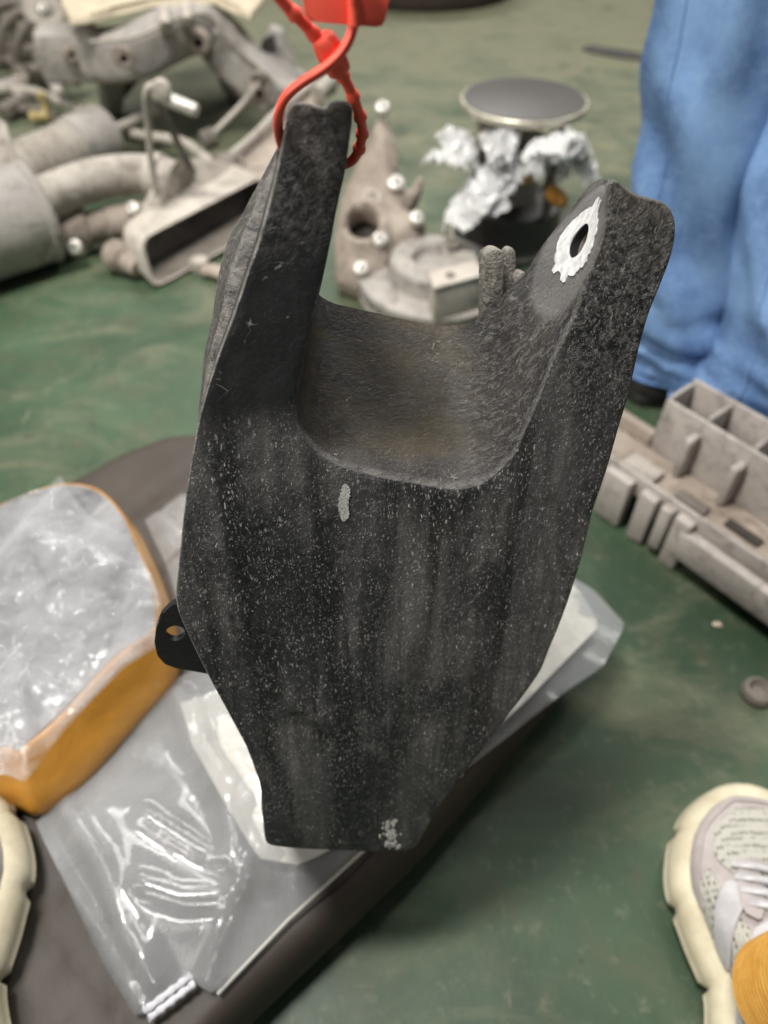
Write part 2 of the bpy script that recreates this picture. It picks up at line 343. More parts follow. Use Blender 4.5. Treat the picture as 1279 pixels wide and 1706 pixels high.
nt.links.new(mixc(nt, nz(nt, co, 26, 5), (0.46, 0.20, 0.022), (0.60, 0.29, 0.045)), b.inputs['Base Color']); b.inputs['Roughness'].default_value = 0.30; b.inputs['Coat Weight'].default_value = 0.3
bump(nt, b, nz(nt, coords(nt, (1, 1, 1)), 45, 4, 0.6, 1.5), 0.35, 0.003); M['tape'] = m
M['core'] = dusty('grey_wrapped_core', (0.12, 0.12, 0.123), (0.27, 0.27, 0.278), (0.07, 0.07, 0.073), 9, 0.4)
m, nt, b = mat('brown_leatherette'); co = coords(nt)
nt.links.new(mixc(nt, nz(nt, co, 11, 6, 0.6), (0.030, 0.023, 0.0175), (0.056, 0.043, 0.033)), b.inputs['Base Color']); b.inputs['Roughness'].default_value = 0.6
bump(nt, b, nz(nt, co, 190, 4), 0.25, 0.001); M['brown'] = m
# shoes
def plain(name, c1, c2, scale, rough, bs=0.2, bsc=200):
    m, nt, b = mat(name); co = coords(nt)
    nt.links.new(mixc(nt, ramp(nt, nz(nt, co, scale, 5, 0.65), [(0.35, (0, 0, 0)), (0.68, (1, 1, 1))]), c1, c2), b.inputs['Base Color']); b.inputs['Roughness'].default_value = rough
    bump(nt, b, nz(nt, co, bsc, 4), bs, 0.001); return m
M['foam'] = plain('cream_sole_foam', (0.48, 0.425, 0.295), (0.63, 0.58, 0.43), 30, 0.65)
M['leather'] = plain('lilac_grey_leather', (0.34, 0.30, 0.29), (0.44, 0.40, 0.385), 45, 0.55)
M['silver'] = plain('silver_overlay', (0.38, 0.37, 0.38), (0.50, 0.49, 0.50), 60, 0.35)
M['white'] = plain('white_ribbed_cotton', (0.62, 0.62, 0.66), (0.74, 0.74, 0.78), 40, 0.8)
m, nt, b = mat('woven_mesh'); co = coords(nt, (1, 0.55, 1))
v_ = N(nt, 'ShaderNodeTexVoronoi', Scale=330.0, Randomness=0.25); nt.links.new(co, v_.inputs['Vector'])
nt.links.new(ramp(nt, v_.outputs['Distance'], [(0.22, (0.12, 0.115, 0.095)), (0.42, (0.43, 0.42, 0.37))]), b.inputs['Base Color']); b.inputs['Roughness'].default_value = 0.8
bump(nt, b, v_.outputs['Distance'], 0.8, 0.002); M['mesh'] = m
M['sock'] = plain('orange_ribbed_knit', (0.62, 0.30, 0.05), (0.74, 0.40, 0.085), 60, 0.75, 0.4, 350)

# ------------------------------------------------------------------ the setting
bm = NB()
n = 60
vs = [[bm.verts.new((-6+12*i/n, -4+14*j/n, 0.0)) for i in range(n+1)] for j in range(n+1)]
for j in range(n):
    for i in range(n): bm.faces.new((vs[j][i], vs[j][i+1], vs[j+1][i+1], vs[j+1][i]))
tag(obj('floor', bm, M['floor'], smooth=0), kind='structure')

# ------------------------------------------------------------------ the black bracket
def camv(x, y, z): return RT*x + UPV*y + FW*z          # right, up, away
NB_ = camv(0.2, -0.5, -0.85).normalized()               # normal of its front face (towards the viewer, low and right)
P0 = WZ(676, 800, 0.34); T = 0.065
EX = (RT - NB_*RT.dot(NB_)).normalized(); EY = NB_.cross(EX).normalized()
def onp(px, py, depth=0.0):
    """where the line of sight meets the plane 'depth' behind the front face"""
    d = ray(px, py); q = P0 - NB_*depth; return CP + d*((q-CP).dot(NB_)/d.dot(NB_))
def p2(p): return Vector(((p-P0).dot(EX), (p-P0).dot(EY)))
def p3(v, depth): return P0 + EX*v[0] + EY*v[1] - NB_*depth
A_F = [(442,1408),(435,1343),(434,1309),(411,1246),(377,1183),(343,1120),(319,1071),(296,1020),(292,994),(299,926),(309,829),(322,749),(331,700),(342.5,655),(365,588),(395,509),(417.5,441),(432.6,400),(446,345),(459,291),(471.6,232),(480,182)]
A_R = [(462,1380),(455,1330),(452,1295),(430,1235),(398,1175),(365,1112),(342,1062),(318,1012),(312,985),(318,915),(326,825),(330,750),(333,690),(335,644),(337,614),(346,558),(354,530),(357,500),(364,450),(376,411),(400,360),(440,290),(463,242),(478,215)]
B_F = [(480,182),(484,173),(500,170),(520,174),(536,179),(543,181),(547,172),(552,167),(570,168),(584,171),(588,179),(588,196)]
B_R = [(478,215),(485,200),(500,196),(520,198),(538,199),(545,200),(550,200),(553,202),(560,206),(566,210),(570,220),(570,235)]
C_F = [[(588,196),(577,278),(562,345),(548,420),(524.5,524),(504,610)],
       [(504,610),(492,678),(496,711),(519,745),(553,771),(590,785)],
       [(590,785),(658,798),(733,811),(770,813)],
       [(770,813),(800,807),(826,790),(858,757)],
       [(858,757),(876,714),(898,664),(923,595)],
       [(923,595),(952,538),(977,466),(998.6,408),(1011,358),(1014,315),(1018,295)]]
C_R = [[(570,235),(558,300),(546,360),(536,420),(529,450),(526,470)],
       [(526,470),(526,484),(534,494),(546,501),(560,507)],
       [(560,507),(601,516),(646,526),(695,537),(736,544)],
       [(736,544),(770,541),(785,537),(802,527)],
       [(802,527),(826,509),(844,484),(869,462)],
       [(869,462),(880,448),(901,412),(923,383),(952,347),(973,318),(995,299),(1010,296)]]
D_F = [(1018,295),(1031,297),(1042,318),(1060,325),(1088,331),(1114,338),(1124,354),(1128,383),(1119,430),(1099,480),(1081,523),(1063,588),(1049,656),(1031,714),(1013,779),(988,850),(975,905),(960,960),(940,1020),(900,1120),(865,1170),(828,1217),(770,1290),(731,1348),(716,1372),(692,1416)]
D_R = [(1010,296),(1022,303),(1032,330),(1048,342),(1072,348),(1092,352),(1102,366),(1106,390),(1096,430),(1076,480),(1058,523),(1040,588),(1026,656),(1008,714),(990,779),(966,850),(952,905),(938,960),(918,1020),(880,1110),(845,1158),(806,1205),(750,1270),(712,1325),(700,1350),(680,1385)]
E_F = [(692,1416),(640,1420),(590,1418),(517,1416),(442,1408)]
E_R = [(680,1385),(640,1390),(590,1388),(517,1386),(462,1380)]
def px2(l, depth): return [p2(onp(x, y, depth)) for x, y in l]
FR, RR, ARC = [], [], []
def addarc(f, r, n, a):
    ff = resample(px2(f, 0), n+1)[:-1]; rr = resample(px2(r, T), n+1)[:-1]
    FR.extend(ff); RR.extend(rr); ARC.extend([a]*n)
addarc(A_F, A_R, 110, 'A'); addarc(B_F, B_R, 34, 'B')
for f, r, k in zip(C_F, C_R, (40, 26, 30, 20, 30, 44)): addarc(f, r, k, 'C')
addarc(D_F, D_R, 120, 'D'); addarc(E_F, E_R, 30, 'E')
NN = len(FR)
def smooth2(l, it=2):
    for _ in range(it): l = [l[i-1]*0.25 + l[i]*0.5 + l[(i+1) % NN]*0.25 for i in range(NN)]
    return l
FR = smooth2(FR, 2); RR = smooth2(RR, 3)
def inward(l):
    out = []; ar = sum(l[i-1].x*l[i].y - l[i].x*l[i-1].y for i in range(NN)); sg = 1 if ar > 0 else -1
    for i in range(NN):
        t = l[(i+2) % NN]-l[i-2]; out.append(Vector((-t.y, t.x)).normalized()*sg)
    for _ in range(3): out = [(out[i-1]+out[i]+out[(i+1) % NN]).normalized() for i in range(NN)]
    return out
IN = inward(FR)
CREASE = px2([(352,930),(372,990),(400,1060),(440,1135),(475,1175),(522,1206)], 0)
RIDGE = [(px2([(640,800),(600,1100),(590,1300)], 0), 0.0012, 0.012), (px2([(740,830),(690,1050),(640,1250)], 0), 0.0014, 0.010), (px2([(840,830),(800,1000),(720,1230)], 0), 0.0010, 0.014)]
def ldist(p, l):
    best = (9, 0)
    for a, b in zip(l, l[1:]):
        d = segdist(p, a, b)
        if d < best[0]: best = (d, (b-a).x*(p-a).y-(b-a).y*(p-a).x)
    return best
def relief(p):
    h = 0.0009*noise.noise(Vector((p.x*28, p.y*9, 0))) + 0.00035*fbm(Vector((p.x*90, p.y*60, 3)), 3)
    d, s = ldist(p, CREASE); k = 1/(1+math.exp(-(d if s > 0 else -d)/0.0009)); f = max(0, 1-d/0.05)
    h += 0.0030*k*math.exp(-(d/0.011)**2) - 0.0012*math.exp(-(d/0.0011)**2)
    for l, a, w in RIDGE:
        d, s = ldist(p, l); h += a*math.exp(-(d/w)**2)
    return h
def sst(a, b, x):
    t = max(0, min(1, (x-a)/(b-a))); return t*t*(3-2*t)
bm = NB(); A = {}
LPL = bm.verts.layers.float_vector.new('pl'); LD = bm.verts.layers.float.new('dust'); LS = bm.verts.layers.float.new('scuff'); LM = bm.verts.layers.float.new('machined'); LP = bm.verts.layers.float.new('pebble'); LE = bm.verts.layers.float.new('edge'); LB_ = bm.verts.layers.float.new('brown')
LUGL = p2(onp(540, 420)).y; LUGT = p2(onp(540, 700)).y
def scuffv(p):
    pxl = -0.2 < p.x < p2(onp(640, 500)).x
    up = sst(p2(onp(450, 760)).y, p2(onp(450, 660)).y, p.y) if p.x < p2(onp(600, 600)).x else 0
    return (1-up)*(0.55+0.45*sst(p2(onp(600, 1450)).y, p2(onp(600, 1150)).y, p.y))
def brnv(p):
    return max(sst(p2(onp(540, 420)).y, p2(onp(540, 200)).y, p.y)*0.8, sst(p2(onp(1060, 520)).y, p2(onp(1060, 330)).y, p.y) if p.x > 0 else 0)
def pebv(p):
    if p.x < p2(onp(640, 500)).x: return 0.55*sst(p2(onp(540, 470)).y, p2(onp(540, 330)).y, p.y)
    return sst(p2(onp(900, 700)).x, p2(onp(960, 640)).x, p.x)*sst(p2(onp(1000, 760)).y, p2(onp(1050, 520)).y, p.y)
cap = [FR[i]+IN[i]*0.0010 for i in range(NN)]
vv, ff, orig = fill2d(cap, 0.0030)
cv = []
for p in vv:
    v = bm.verts.new(p3(p, -relief(p))); v[LPL] = (p.x, p.y, 0); v[LS] = scuffv(p); v[LP] = pebv(p); v[LB_] = brnv(p); cv.append(v)
for f in ff: bm.faces.new([cv[i] for i in f])
bm.verts.ensure_lookup_table()
idx = {}
for i, o in enumerate(orig):
    for k in o:
        if k < NN: idx[k] = cv[i]
prev = [idx[i] for i in range(NN)]
NL = 22
rings = [(-1, 0.0003, 0.0003), (-1, 0.0, 0.0011)] + [(j/NL, 0, 0) for j in range(1, NL+1)]
for (t, ins, dep) in rings:
    cur = []
    for i in range(NN):
        a = ARC[i]
        if t < 0:
            v2 = FR[i]+IN[i]*ins; d = dep - relief(v2)*max(0, 1-dep/0.0011)
        else:
            v2 = FR[i].lerp(RR[i], t); d = 0.0011+(T-0.0011)*t
            if a in 'AD':                                 # the outer sides are channelled between two flanges
                w = sst(0.10, 0.16, t)*(1-sst(0.44, 0.52, t)); e = min(1, (i if a == 'A' else 400)/8)
                edge = min(1.0, sum(1 for q in range(-9, 10) if ARC[(i+q) % NN] == a)/19)
                v2 = v2 + IN[i]*0.010*w*max(0, edge*2-1)
                if t > 0.52: v2 = v2 + IN[i]*0.0012*noise.noise(Vector((i*0.22, t*9, 1)))
            if a == 'C':
                v2 = v2 + Vector((0, -1))*0.004*math.sin(math.pi*t)   # sagging saddle
        p = p3(v2, d)
        if a == 'C' and t > 0:
            k = NL*t; p = p + (EX*noise.noise(Vector((i*0.11, k*0.25, 5)))+EY*noise.noise(Vector((i*0.11, k*0.25, 9))))*0.0006*math.sin(math.pi*t)
        v = bm.verts.new(p); v[LPL] = (v2.x + (0.7*d if a in 'AD' else 0), v2.y + (d if a == 'C' else 0), d)
        ci = i
        if t > 0:
            if a == 'C':
                x = v2.x; inlug = sst(p2(onp(800, 560)).x, p2(onp(880, 560)).x, x)
                v[LD] = (0.15+0.85*sst(0, 0.25, t))*(1-0.75*inlug)*0.95; v[LP] = 0.9*inlug; v[LS] = 0.25
            elif a in 'AD':
                v[LP] = 1.0 if t > 0.5 else 0.3; v[LS] = 1.0 if t > 0.5 else 0.0; v[LD] = 0.3 if t > 0.5 else 0; v[LE] = 0.9 if (t > 0.995 or 0.49 < t < 0.56) else (0.18 if t > 0.56 else 0)
            elif a == 'B': v[LD] = 0.5; v[LP] = 0.9; v[LB_] = 1
            else: v[LD] = 0.15
        else: v[LS] = scuffv(FR[i])*0.6; v[LP] = 0.5; v[LE] = {'A': 1.0, 'C': 0.4, 'D': 0.35}.get(a, 0.6); v[LB_] = brnv(FR[i])
        cur.append(v)
    for i in range(NN):
        j = (i+1) % NN; bm.faces.new((prev[i], prev[j], cur[j], cur[i]))
    prev = cur
vv, ff, orig = fill2d(RR, 0.012)
m2 = {}
for i, p in enumerate(vv):
    k = [q for q in orig[i] if q < NN]
    if k: m2[i] = prev[k[0]]
    else:
        v = bm.verts.new(p3(p, T)); v[LPL] = (p.x, p.y, T); v[LP] = 0.6; m2[i] = v
for f in ff:
    try: bm.faces.new([m2[i] for i in f])
    except ValueError: pass
bmesh.ops.recalc_face_normals(bm, faces=bm.faces)
bvh = BVHTree.FromBMesh(bm)
# machined spot and bolt hole on the inner face of the right lug
hit, hn, _, _ = bvh.ray_cast(CP, ray(966, 402).normalized())
HC = hit; HN = hn if hn.dot(CP-hit) > 0 else -hn
acc = Vector((0, 0, 0))
for dx, dy in ((-12, 30), (10, -30), (-20, 10), (15, 0), (0, 0), (-25, 50), (18, -50)):
    h_, n_, _, _ = bvh.ray_cast(CP, ray(966+dx, 402+dy).normalized())
    if h_: acc += n_ if n_.dot(CP-h_) > 0 else -n_
HN = acc.normalized()
HX, HY = frame(HN)
HY_ = (EY - HN*EY.dot(HN)).normalized(); HX_ = HY_.cross(HN)
for v in bm.verts:
    q = v.co-HC; a, c = q.dot(HX_), q.dot(HY_)
    dd = abs(q.dot(HN))
    if dd < 0.025:
        k = 1-sst(0.027, 0.031, math.hypot(a*0.9, c*0.80))
        if v[LD] > 0.0: v[LM] = k
BR = thing('cast_bracket', p3(p2(onp(560, 1415)), 0.02), 'black forked cast bracket with white paint ring, hung by a red seal', 'bracket')
body = obj('body', bm, M['cast'], BR, smooth=50)
def cutter(p, d, r, L, st=None):
    c = NB(); lathe(c, p-d*L, d, [(0, r), (2*L, r)], 40)
    if st is not None:
        for v in c.verts: v.co += st*((v.co-p).dot(st)*0.32)
    o = obj('cutter', c, M['cast'], None, 0); return o
tl = onp(468, 236, 0.030); tr = onp(582, 276, 0.034); thd = (tr-tl).normalized()
cuts = [cutter(HC, HN, 0.0074, 0.05, HX_), cutter((tl+tr)/2, thd, 0.0062, 0.06)]
for c in cuts:
    md = body.modifiers.new('cut', 'BOOLEAN'); md.object = c; md.operation = 'DIFFERENCE'; md.solver = 'EXACT'
bpy.context.view_layer.update()
me2 = bpy.data.meshes.new_from_object(body.evaluated_get(bpy.context.evaluated_depsgraph_get()))
body.modifiers.clear(); body.data = me2; me2.name = 'body'
for c in cuts: bpy.data.objects.remove(c)
me2.shade_smooth(); me2.set_sharp_from_angle(angle=R(48))
def onsurf(a, c, off):
    p = HC + HX_*a + HY_*c; h_, n_, _, _ = bvh.ray_cast(p+HN*0.02, -HN, 0.06)
    return (h_ if h_ is not None else p) + HN*off
# white paint, brushed round the hole
bm = NB(); K = 90; ob = []
for i in range(K):
    th = 2*math.pi*i/K
    r = 0.0160*(1+0.06*noise.noise(Vector((math.cos(th)*2.3, math.sin(th)*2.3, 4)))+0.09*noise.noise(Vector((math.cos(th)*6, math.sin(th)*7, 1))))
    ob.append(Vector((r*math.cos(th)*1.45, r*math.sin(th)*0.98)))
for a0, l in ((1.2, 0.004), (1.75, 0.003), (4.4, 0.003), (4.9, 0.0025), (5.9, 0.001)):
    for i in range(K):
        th = 2*math.pi*i/K; d = abs((th-a0+math.pi) % (2*math.pi)-math.pi)
        if d < 0.13: ob[i] *= 1+l/0.0145
vv, ff, _ = fill2d(ob, 0.0016, 0.1, [[Vector((0.0077*1.32*math.cos(-2*math.pi*i/40), 0.0077*math.sin(-2*math.pi*i/40))) for i in range(40)]])
slab(bm, [onsurf(p.x, p.y, 0.0006) for p in vv], [onsurf(p.x, p.y, 0.0001) for p in vv], ff)
obj('paint_ring', bm, M['paint'], BR)
bm = NB()                                                  # sleeve in the bolt hole
lathe(bm, HC-HN*0.030, HN, [(0, 0.0072), (0.026, 0.0072), (0.0265, 0.0070), (0.0265, 0.0060), (0.019, 0.0056), (0.018, 0.0050), (0.0, 0.0050)], 40, False)

for v in bm.verts: v.co += HX_*((v.co-HC).dot(HX_)*0.32)
obj('bolt_sleeve', bm, M['metal_dark'], BR)
# chalk stroke on the face
bm = NB(); l = []
for i in range(26):
    t = i/25; l.append((575+1.5*math.sin(t*9)+(-3)*t, 806+62*t))
wd_ = lambda i: math.sqrt(max(0.05, 1-abs(2*i/25-1)**4))
wL = [p2(onp(x-9*wd_(i)-3*noise.noise(Vector((y*0.35, 0, 0))), y)) for i, (x, y) in enumerate(l)]; wR = [p2(onp(x+8*wd_(i)+3*noise.noise(Vector((y*0.4, 5, 0))), y)) for i, (x, y) in enumerate(l)]
vv, ff, _ = fill2d(wL+wR[::-1], 0.0016)
cs = [bm.verts.new(p3(p, -relief(p)-0.0004)) for p in vv]
for f in ff: bm.faces.new([cs[i] for i in f])
obj('chalk_mark', bm, M['chalk'], BR)
bm = NB()
for k in range(46):
    x_, y_ = 652+rnd.gauss(0, 7)+rnd.uniform(-4, 4), 1392+rnd.uniform(-30, 22); w_ = rnd.uniform(1.2, 3.6)
    q = [p2(onp(x_+w_*math.cos(i*1.05+k)*rnd.uniform(.6, 1.2), y_+w_*1.5*math.sin(i*1.05+k)*rnd.uniform(.6, 1.2))) for i in range(6)]
    slab(bm, [p3(p, -relief(p)-0.00035) for p in q], [p3(p, -relief(p)+0.0004) for p in q], [tuple(range(6))])
tag(obj('scuff_flecks', bm, M['chalk'], BR, 0), kind='stuff')
# tab with a hole, standing out behind the left side
tabp = [(300,1003),(284,1010),(270,1024),(260,1046),(257,1070),(262,1092),(274,1106),(292,1113),(320,1118),(348,1123),(375,1100),(380,1040),(340,985)]
tp = resample(px2(tabp+[tabp[0]], 0.022), 70)[:-1]
hc = p2(onp(292, 1055, 0.022)); hole = [hc + Vector((math.cos(-2*math.pi*i/28), math.sin(-2*math.pi*i/28)))*0.0049 for i in range(28)]
vv, ff, _ = fill2d(tp, 0.006, 0.2, [hole])
bm = NB(); slab(bm, [p3(p, 0.022) for p in vv], [p3(p, 0.0265) for p in vv], ff)
LAYS = [bm.verts.layers.float_vector.new('pl')]
for v in bm.verts: q = p2(v.co); v[LAYS[0]] = (q.x, q.y, 0)
obj('mounting_tab', bm, M['cast'], BR)
# rough cast posts behind the saddle
def post(pxs, py0, py1, dep, th, nm):
    bm = NB(); LP_ = bm.verts.layers.float_vector.new('pl'); L2 = bm.verts.layers.float.new('dust'); L3 = bm.verts.layers.float.new('pebble')
    q = [onp(pxs[0], py1, dep), onp(pxs[1], py1+4, dep), onp(pxs[2], py0+2, dep), onp((pxs[2]+pxs[3])/2, py0-5, dep), onp(pxs[3], py0+6, dep)]
    prism(bm, q, -NB_*th, 0.0022)
    for v in bm.verts: u = p2(v.co); v[LP_] = (u.x, u.y, (v.co-P0).dot(NB_)); v[L2] = 0.8; v[L3] = 1
    return obj(nm, bm, M['post'], BR)
post((806, 838, 842, 808), 418, 560, 0.070, 0.012, 'cast_post')
post((840, 862, 861, 841), 416, 540, 0.077, 0.009, 'cast_post')
post((858, 890, 880, 862), 456, 520, 0.068, 0.010, 'cast_post')

# ------------------------------------------------------------------ red security seal looped through the left lug
SL = thing('security_seal', onp(560, 90, -0.01), 'red plastic security seal looped through the left lug of the black bracket', 'seal')
def sp(l): return smoothpath([onp(x, y, d) for x, y, d in l], 7)
bm = NB(); pth = sp([(592, -60, -0.020), (590, -10, -0.016), (590, 30, -0.013), (583, 62, -0.012), (565, 92, -0.012), (538, 116, -0.011), (503, 138, -0.009), (478, 160, -0.006), (466, 185, -0.002), (463, 210, 0.006), (468, 236, 0.018), (478, 252, 0.030), (520, 262, 0.032), (568, 277, 0.035)])
tube(bm, pth, 0.0021, 12, 0.8); obj('loop_strand', bm, M['red'], SL)
bm = NB(); pth = sp([(440, -40, -0.014), (470, 2, -0.012), (500, 33, -0.009), (527, 62, -0.006), (547, 88, -0.004), (566, 118, 0.000), (583, 150, 0.004), (595, 180, 0.008), (603, 212, 0.014), (600, 242, 0.022), (588, 266, 0.030), (568, 277, 0.035)])
tube(bm, pth, 0.0019, 12)
ribbed = obj('ribbed_strand', bm, M['red'], SL)
L = [0.0]
for a, c in zip(pth, pth[1:]): L.append(L[-1]+(c-a).length)
q = 0.004
while q < L[-1]-0.012:
    j = max(i for i in range(len(L)) if L[i] <= q); p = pth[j].lerp(pth[j+1], (q-L[j])/(L[j+1]-L[j])); d = (pth[j+1]-pth[j]).normalized()
    bm = NB(); lathe(bm, p-d*0.0016, d, [(0, 0.0019), (0.0003, 0.0021), (0.0026, 0.0026), (0.0032, 0.0026), (0.0035, 0.0019)], 14); obj('rib', bm, M['red'], ribbed)
    q += 0.0088
bm = NB(); d = (onp(566, 118, 0)-onp(540, 70, -0.004)).normalized(); c0 = onp(552, 92, -0.006); x, y = frame(d)
lathe(bm, c0-d*0.0065, d, [(0, 0.0035), (0.0008, 0.0042), (0.004, 0.0048), (0.009, 0.0046), (0.012, 0.0042), (0.013, 0.0034)], 8); obj('lock_head', bm, M['red'], SL)
bm = NB()
tgp = [(500,-230),(505,0),(508,24),(516,34),(530,37),(590,42),(628,45),(638,42),(643,30),(648,0),(660,-230)]
prism(bm, [onp(x, y, -0.0125) for x, y in tgp], -NB_*0.0014, 0.0004); obj('flag', bm, M['red'], SL)
bm = NB(); tube(bm, [onp(590, -20, -0.0145), onp(590, 45, -0.0140)], [0.0024, 0.0019], 12); obj('flag_rib', bm, M['red'], SL)

# ------------------------------------------------------------------ brown cushion under the packages
def smclosed(pts, n):
    pts = [Vector(p) for p in pts]; m = len(pts); out = []
    for i in range(m):
        p0, p1, p2_, p3_ = pts[i-1], pts[i], pts[(i+1) % m], pts[(i+2) % m]
        for j in range(6):
            t = j/6; out.append(0.5*((2*p1)+(p2_-p0)*t+(2*p0-5*p1+4*p2_-p3_)*t*t+(3*p1-p0-3*p2_+p3_)*t**3))
    return resample(out+[out[0]], n+1)[:-1]
CH = 0.07
cpx = [(-420,1750),(-480,1200),(-150,930),(120,792),(215,742),(330,716),(520,760),(760,880),(900,1000),(955,1075),(930,1130),(850,1220),(700,1392),(560,1525),(385,1690),(180,1900),(-50,2000)]
co_ = smclosed([W(x, y, CH).xy for x, y in cpx], 150)
cen = sum(co_, Vector((0, 0)))/len(co_)
def inset(poly, d):
    n = len(poly); out = []
    for i in range(n):
        t = poly[(i+2) % n]-poly[i-2]; nn = Vector((-t.y, t.x)).normalized()
        if nn.dot(cen-poly[i]) < 0 and False: nn = -nn
        out.append(poly[i]+nn*d)
    return out
ar = sum(co_[i-1].x*co_[i].y-co_[i].x*co_[i-1].y for i in range(len(co_)))
if ar < 0: co_ = co_[::-1]
TOPC = inset(co_, 0.014)
def cz(p):
    h = CH + 0.002*noise.noise(Vector((p.x*14, p.y*14, 2)))
    a, b_ = p.x*0.8-p.y*0.6, p.x*0.6+p.y*0.8
    for v in (a, b_):
        d = abs((v/0.085) % 1.0-0.5)*0.085; h -= 0.0035*math.exp(-(d/0.005)**2)
    return h
bm = NB(); vv, ff, orig = fill2d(TOPC, 0.011)
tv = [bm.verts.new((p.x, p.y, cz(p))) for p in vv]
for f in ff: bm.faces.new([tv[i] for i in f])
idx = {k: tv[i] for i, o in enumerate(orig) for k in o if k < len(TOPC)}
prev = [idx[i] for i in range(len(TOPC))]
for d, z in ((0.008, CH-0.002), (0.003, CH-0.008), (0.0, CH-0.018), (-0.004, CH-0.034), (-0.003, 0.018), (0.002, 0.006), (0.008, 0.001)):
    r = inset(co_, d); cur = [bm.verts.new((p.x, p.y, z)) for p in r]
    for i in range(len(r)): j = (i+1) % len(r); bm.faces.new((prev[i], prev[j], cur[j], cur[i]))
    prev = cur
bm.faces.new(prev)
tag(obj('cushion', bm, M['brown'], None, 60, (cen.x, cen.y, 0)), 'brown quilted cushion lying on the green floor beneath the plastic packages', 'cushion')

# ------------------------------------------------------------------ packages on the cushion
def crinkle(p, s, seed):
    v = 0; a = 1.0; q = Vector((p.x, p.y, seed))*s
    for k in range(4):
        v += a*(1-abs(noise.noise(q))*2.2); a *= 0.52; q = q*2.13 + Vector((3.1, 1.7, 0))
    return v/2
def pillow(poly, base, height, step, amp, s, seed, edge=0.03, under=0.003, rim=0.0):
    """a sheet or bag lying on something: edges low, middle raised, crinkled; closed underneath"""
    bm = NB(); vv, ff, orig = fill2d(poly, step); poly = [Vector((p[0], p[1])) for p in poly]; top = []; bot = []
    for p in vv:
        d = polydist(p, poly); e = sst(0, edge, d)
        z = base(p) + under + rim + height*math.sqrt(e) + amp*(0.2+0.8*e)*crinkle(p, s, seed)
        top.append(bm.verts.new((p.x, p.y, max(z, base(p)+under)))); bot.append(bm.verts.new((p.x, p.y, base(p)+under*0.35)))
    for f in ff: bm.faces.new([top[i] for i in f]); bm.faces.new([bot[i] for i in f][::-1])
    E = {}
    for f in ff:
        for a, b_ in zip(f, f[1:]+f[:1]): E[(a, b_)] = 1
    for (a, b_) in E:
        if (b_, a) not in E: bm.faces.new((top[b_], top[a], bot[a], bot[b_]))
    return bm
cbase = lambda p: cz(p)
# flat zip bag, right end under the bracket
bagpx = [(62,1372),(95,1345),(300,1130),(520,1010),(760,930),(920,950),(985,985),(1040,1045),(1005,1108),(880,1200),(770,1285),(600,1418),(480,1530),(362,1660),(338,1652),(322,1630),(232,1702),(170,1600),(110,1470)]
bagp = resample([W(x, y, CH+0.004).xy for x, y in bagpx+[bagpx[0]]], 130)[:-1]
BG = thing('zip_bag', (*W(400, 1400, CH).xy, CH), 'flat clear zip bag with white slider and glossy highlights, spread over the brown cushion', 'plastic bag')
FOLDS = [([W(x, y, CH+.01).xy for x, y in l_], h_, w_) for l_, h_, w_ in (([(300, 1160), (325, 1250), (380, 1330), (395, 1420)], .008, .009), ([(330, 1180), (352, 1260), (420, 1350)], .006, .006), ([(110, 1340), (180, 1460), (210, 1560), (260, 1640)], .006, .008), ([(250, 1370), (330, 1420), (440, 1470)], .005, .007), ([(240, 1480), (310, 1500), (400, 1495)], .004, .008), ([(60, 1390), (150, 1530), (240, 1690)], .004, .005), ([(420, 1440), (380, 1540), (340, 1640)], .005, .007), ([(880, 960), (860, 1060), (880, 1160)], .005, .009))]
def bagz(p):
    a = p.x*0.75+p.y*0.66; c = -p.x*0.66+p.y*0.75
    f_ = 0
    for l_, h_, w_ in FOLDS:
        f_ += h_*math.exp(-(min(segdist(p, a_, b_) for a_, b_ in zip(l_, l_[1:]))/w_)**2)
    return CH+0.003 + f_ + 0.005*math.sin(a*38+3*noise.noise(Vector((p.x*6, p.y*6, 0)))+c*14)*0.5
obj('bag_film', pillow(bagp, bagz, 0.016, 0.0042, 0.0062, 4.2, 4.0, 0.05), M['film_flat'], BG, 60)
shp = [(300,1170),(420,1130),(640,1060),(860,960),(960,975),(1000,1040),(880,1165),(760,1270),(590,1395),(500,1440),(430,1430),(370,1330),(320,1240)]
obj('foam_sheet', pillow([v for v in resample([W(x, y, CH+0.02).xy for x, y in shp+[shp[0]]], 70)[:-1]], lambda p: CH+0.0185+0.004*noise.noise(Vector((p.x*12, p.y*12, 1))), 0.004, 0.0045, 0.010, 9, 9.0, 0.03, 0.001), M['film_white'], BG, 60)
bm = NB(); a, c = W(245, 1690, CH+0.012), W(320, 1632, CH+0.012); d = (c-a).normalized(); s_ = d.cross(Vector((0, 0, 1)))
for k in (-1, 1):
    pts = [a+d*(c-a).length*i/14+s_*0.0028*k+Vector((0, 0, 0.0008*math.sin(i*2.4+k))) for i in range(15)]
    tube(bm, pts, [0.0024+0.0005*math.sin(i*1.9+k) for i in range(15)], 8)
obj('zip_slider', bm, M['white'], BG)
bm = NB(); tube(bm, [W(362, 1656, CH+0.008), W(480, 1532, CH+0.009), W(600, 1422, CH+0.009), W(770, 1288, CH+0.010)], 0.0012, 8); obj('zip_seam', bm, M['film_white'], BG)
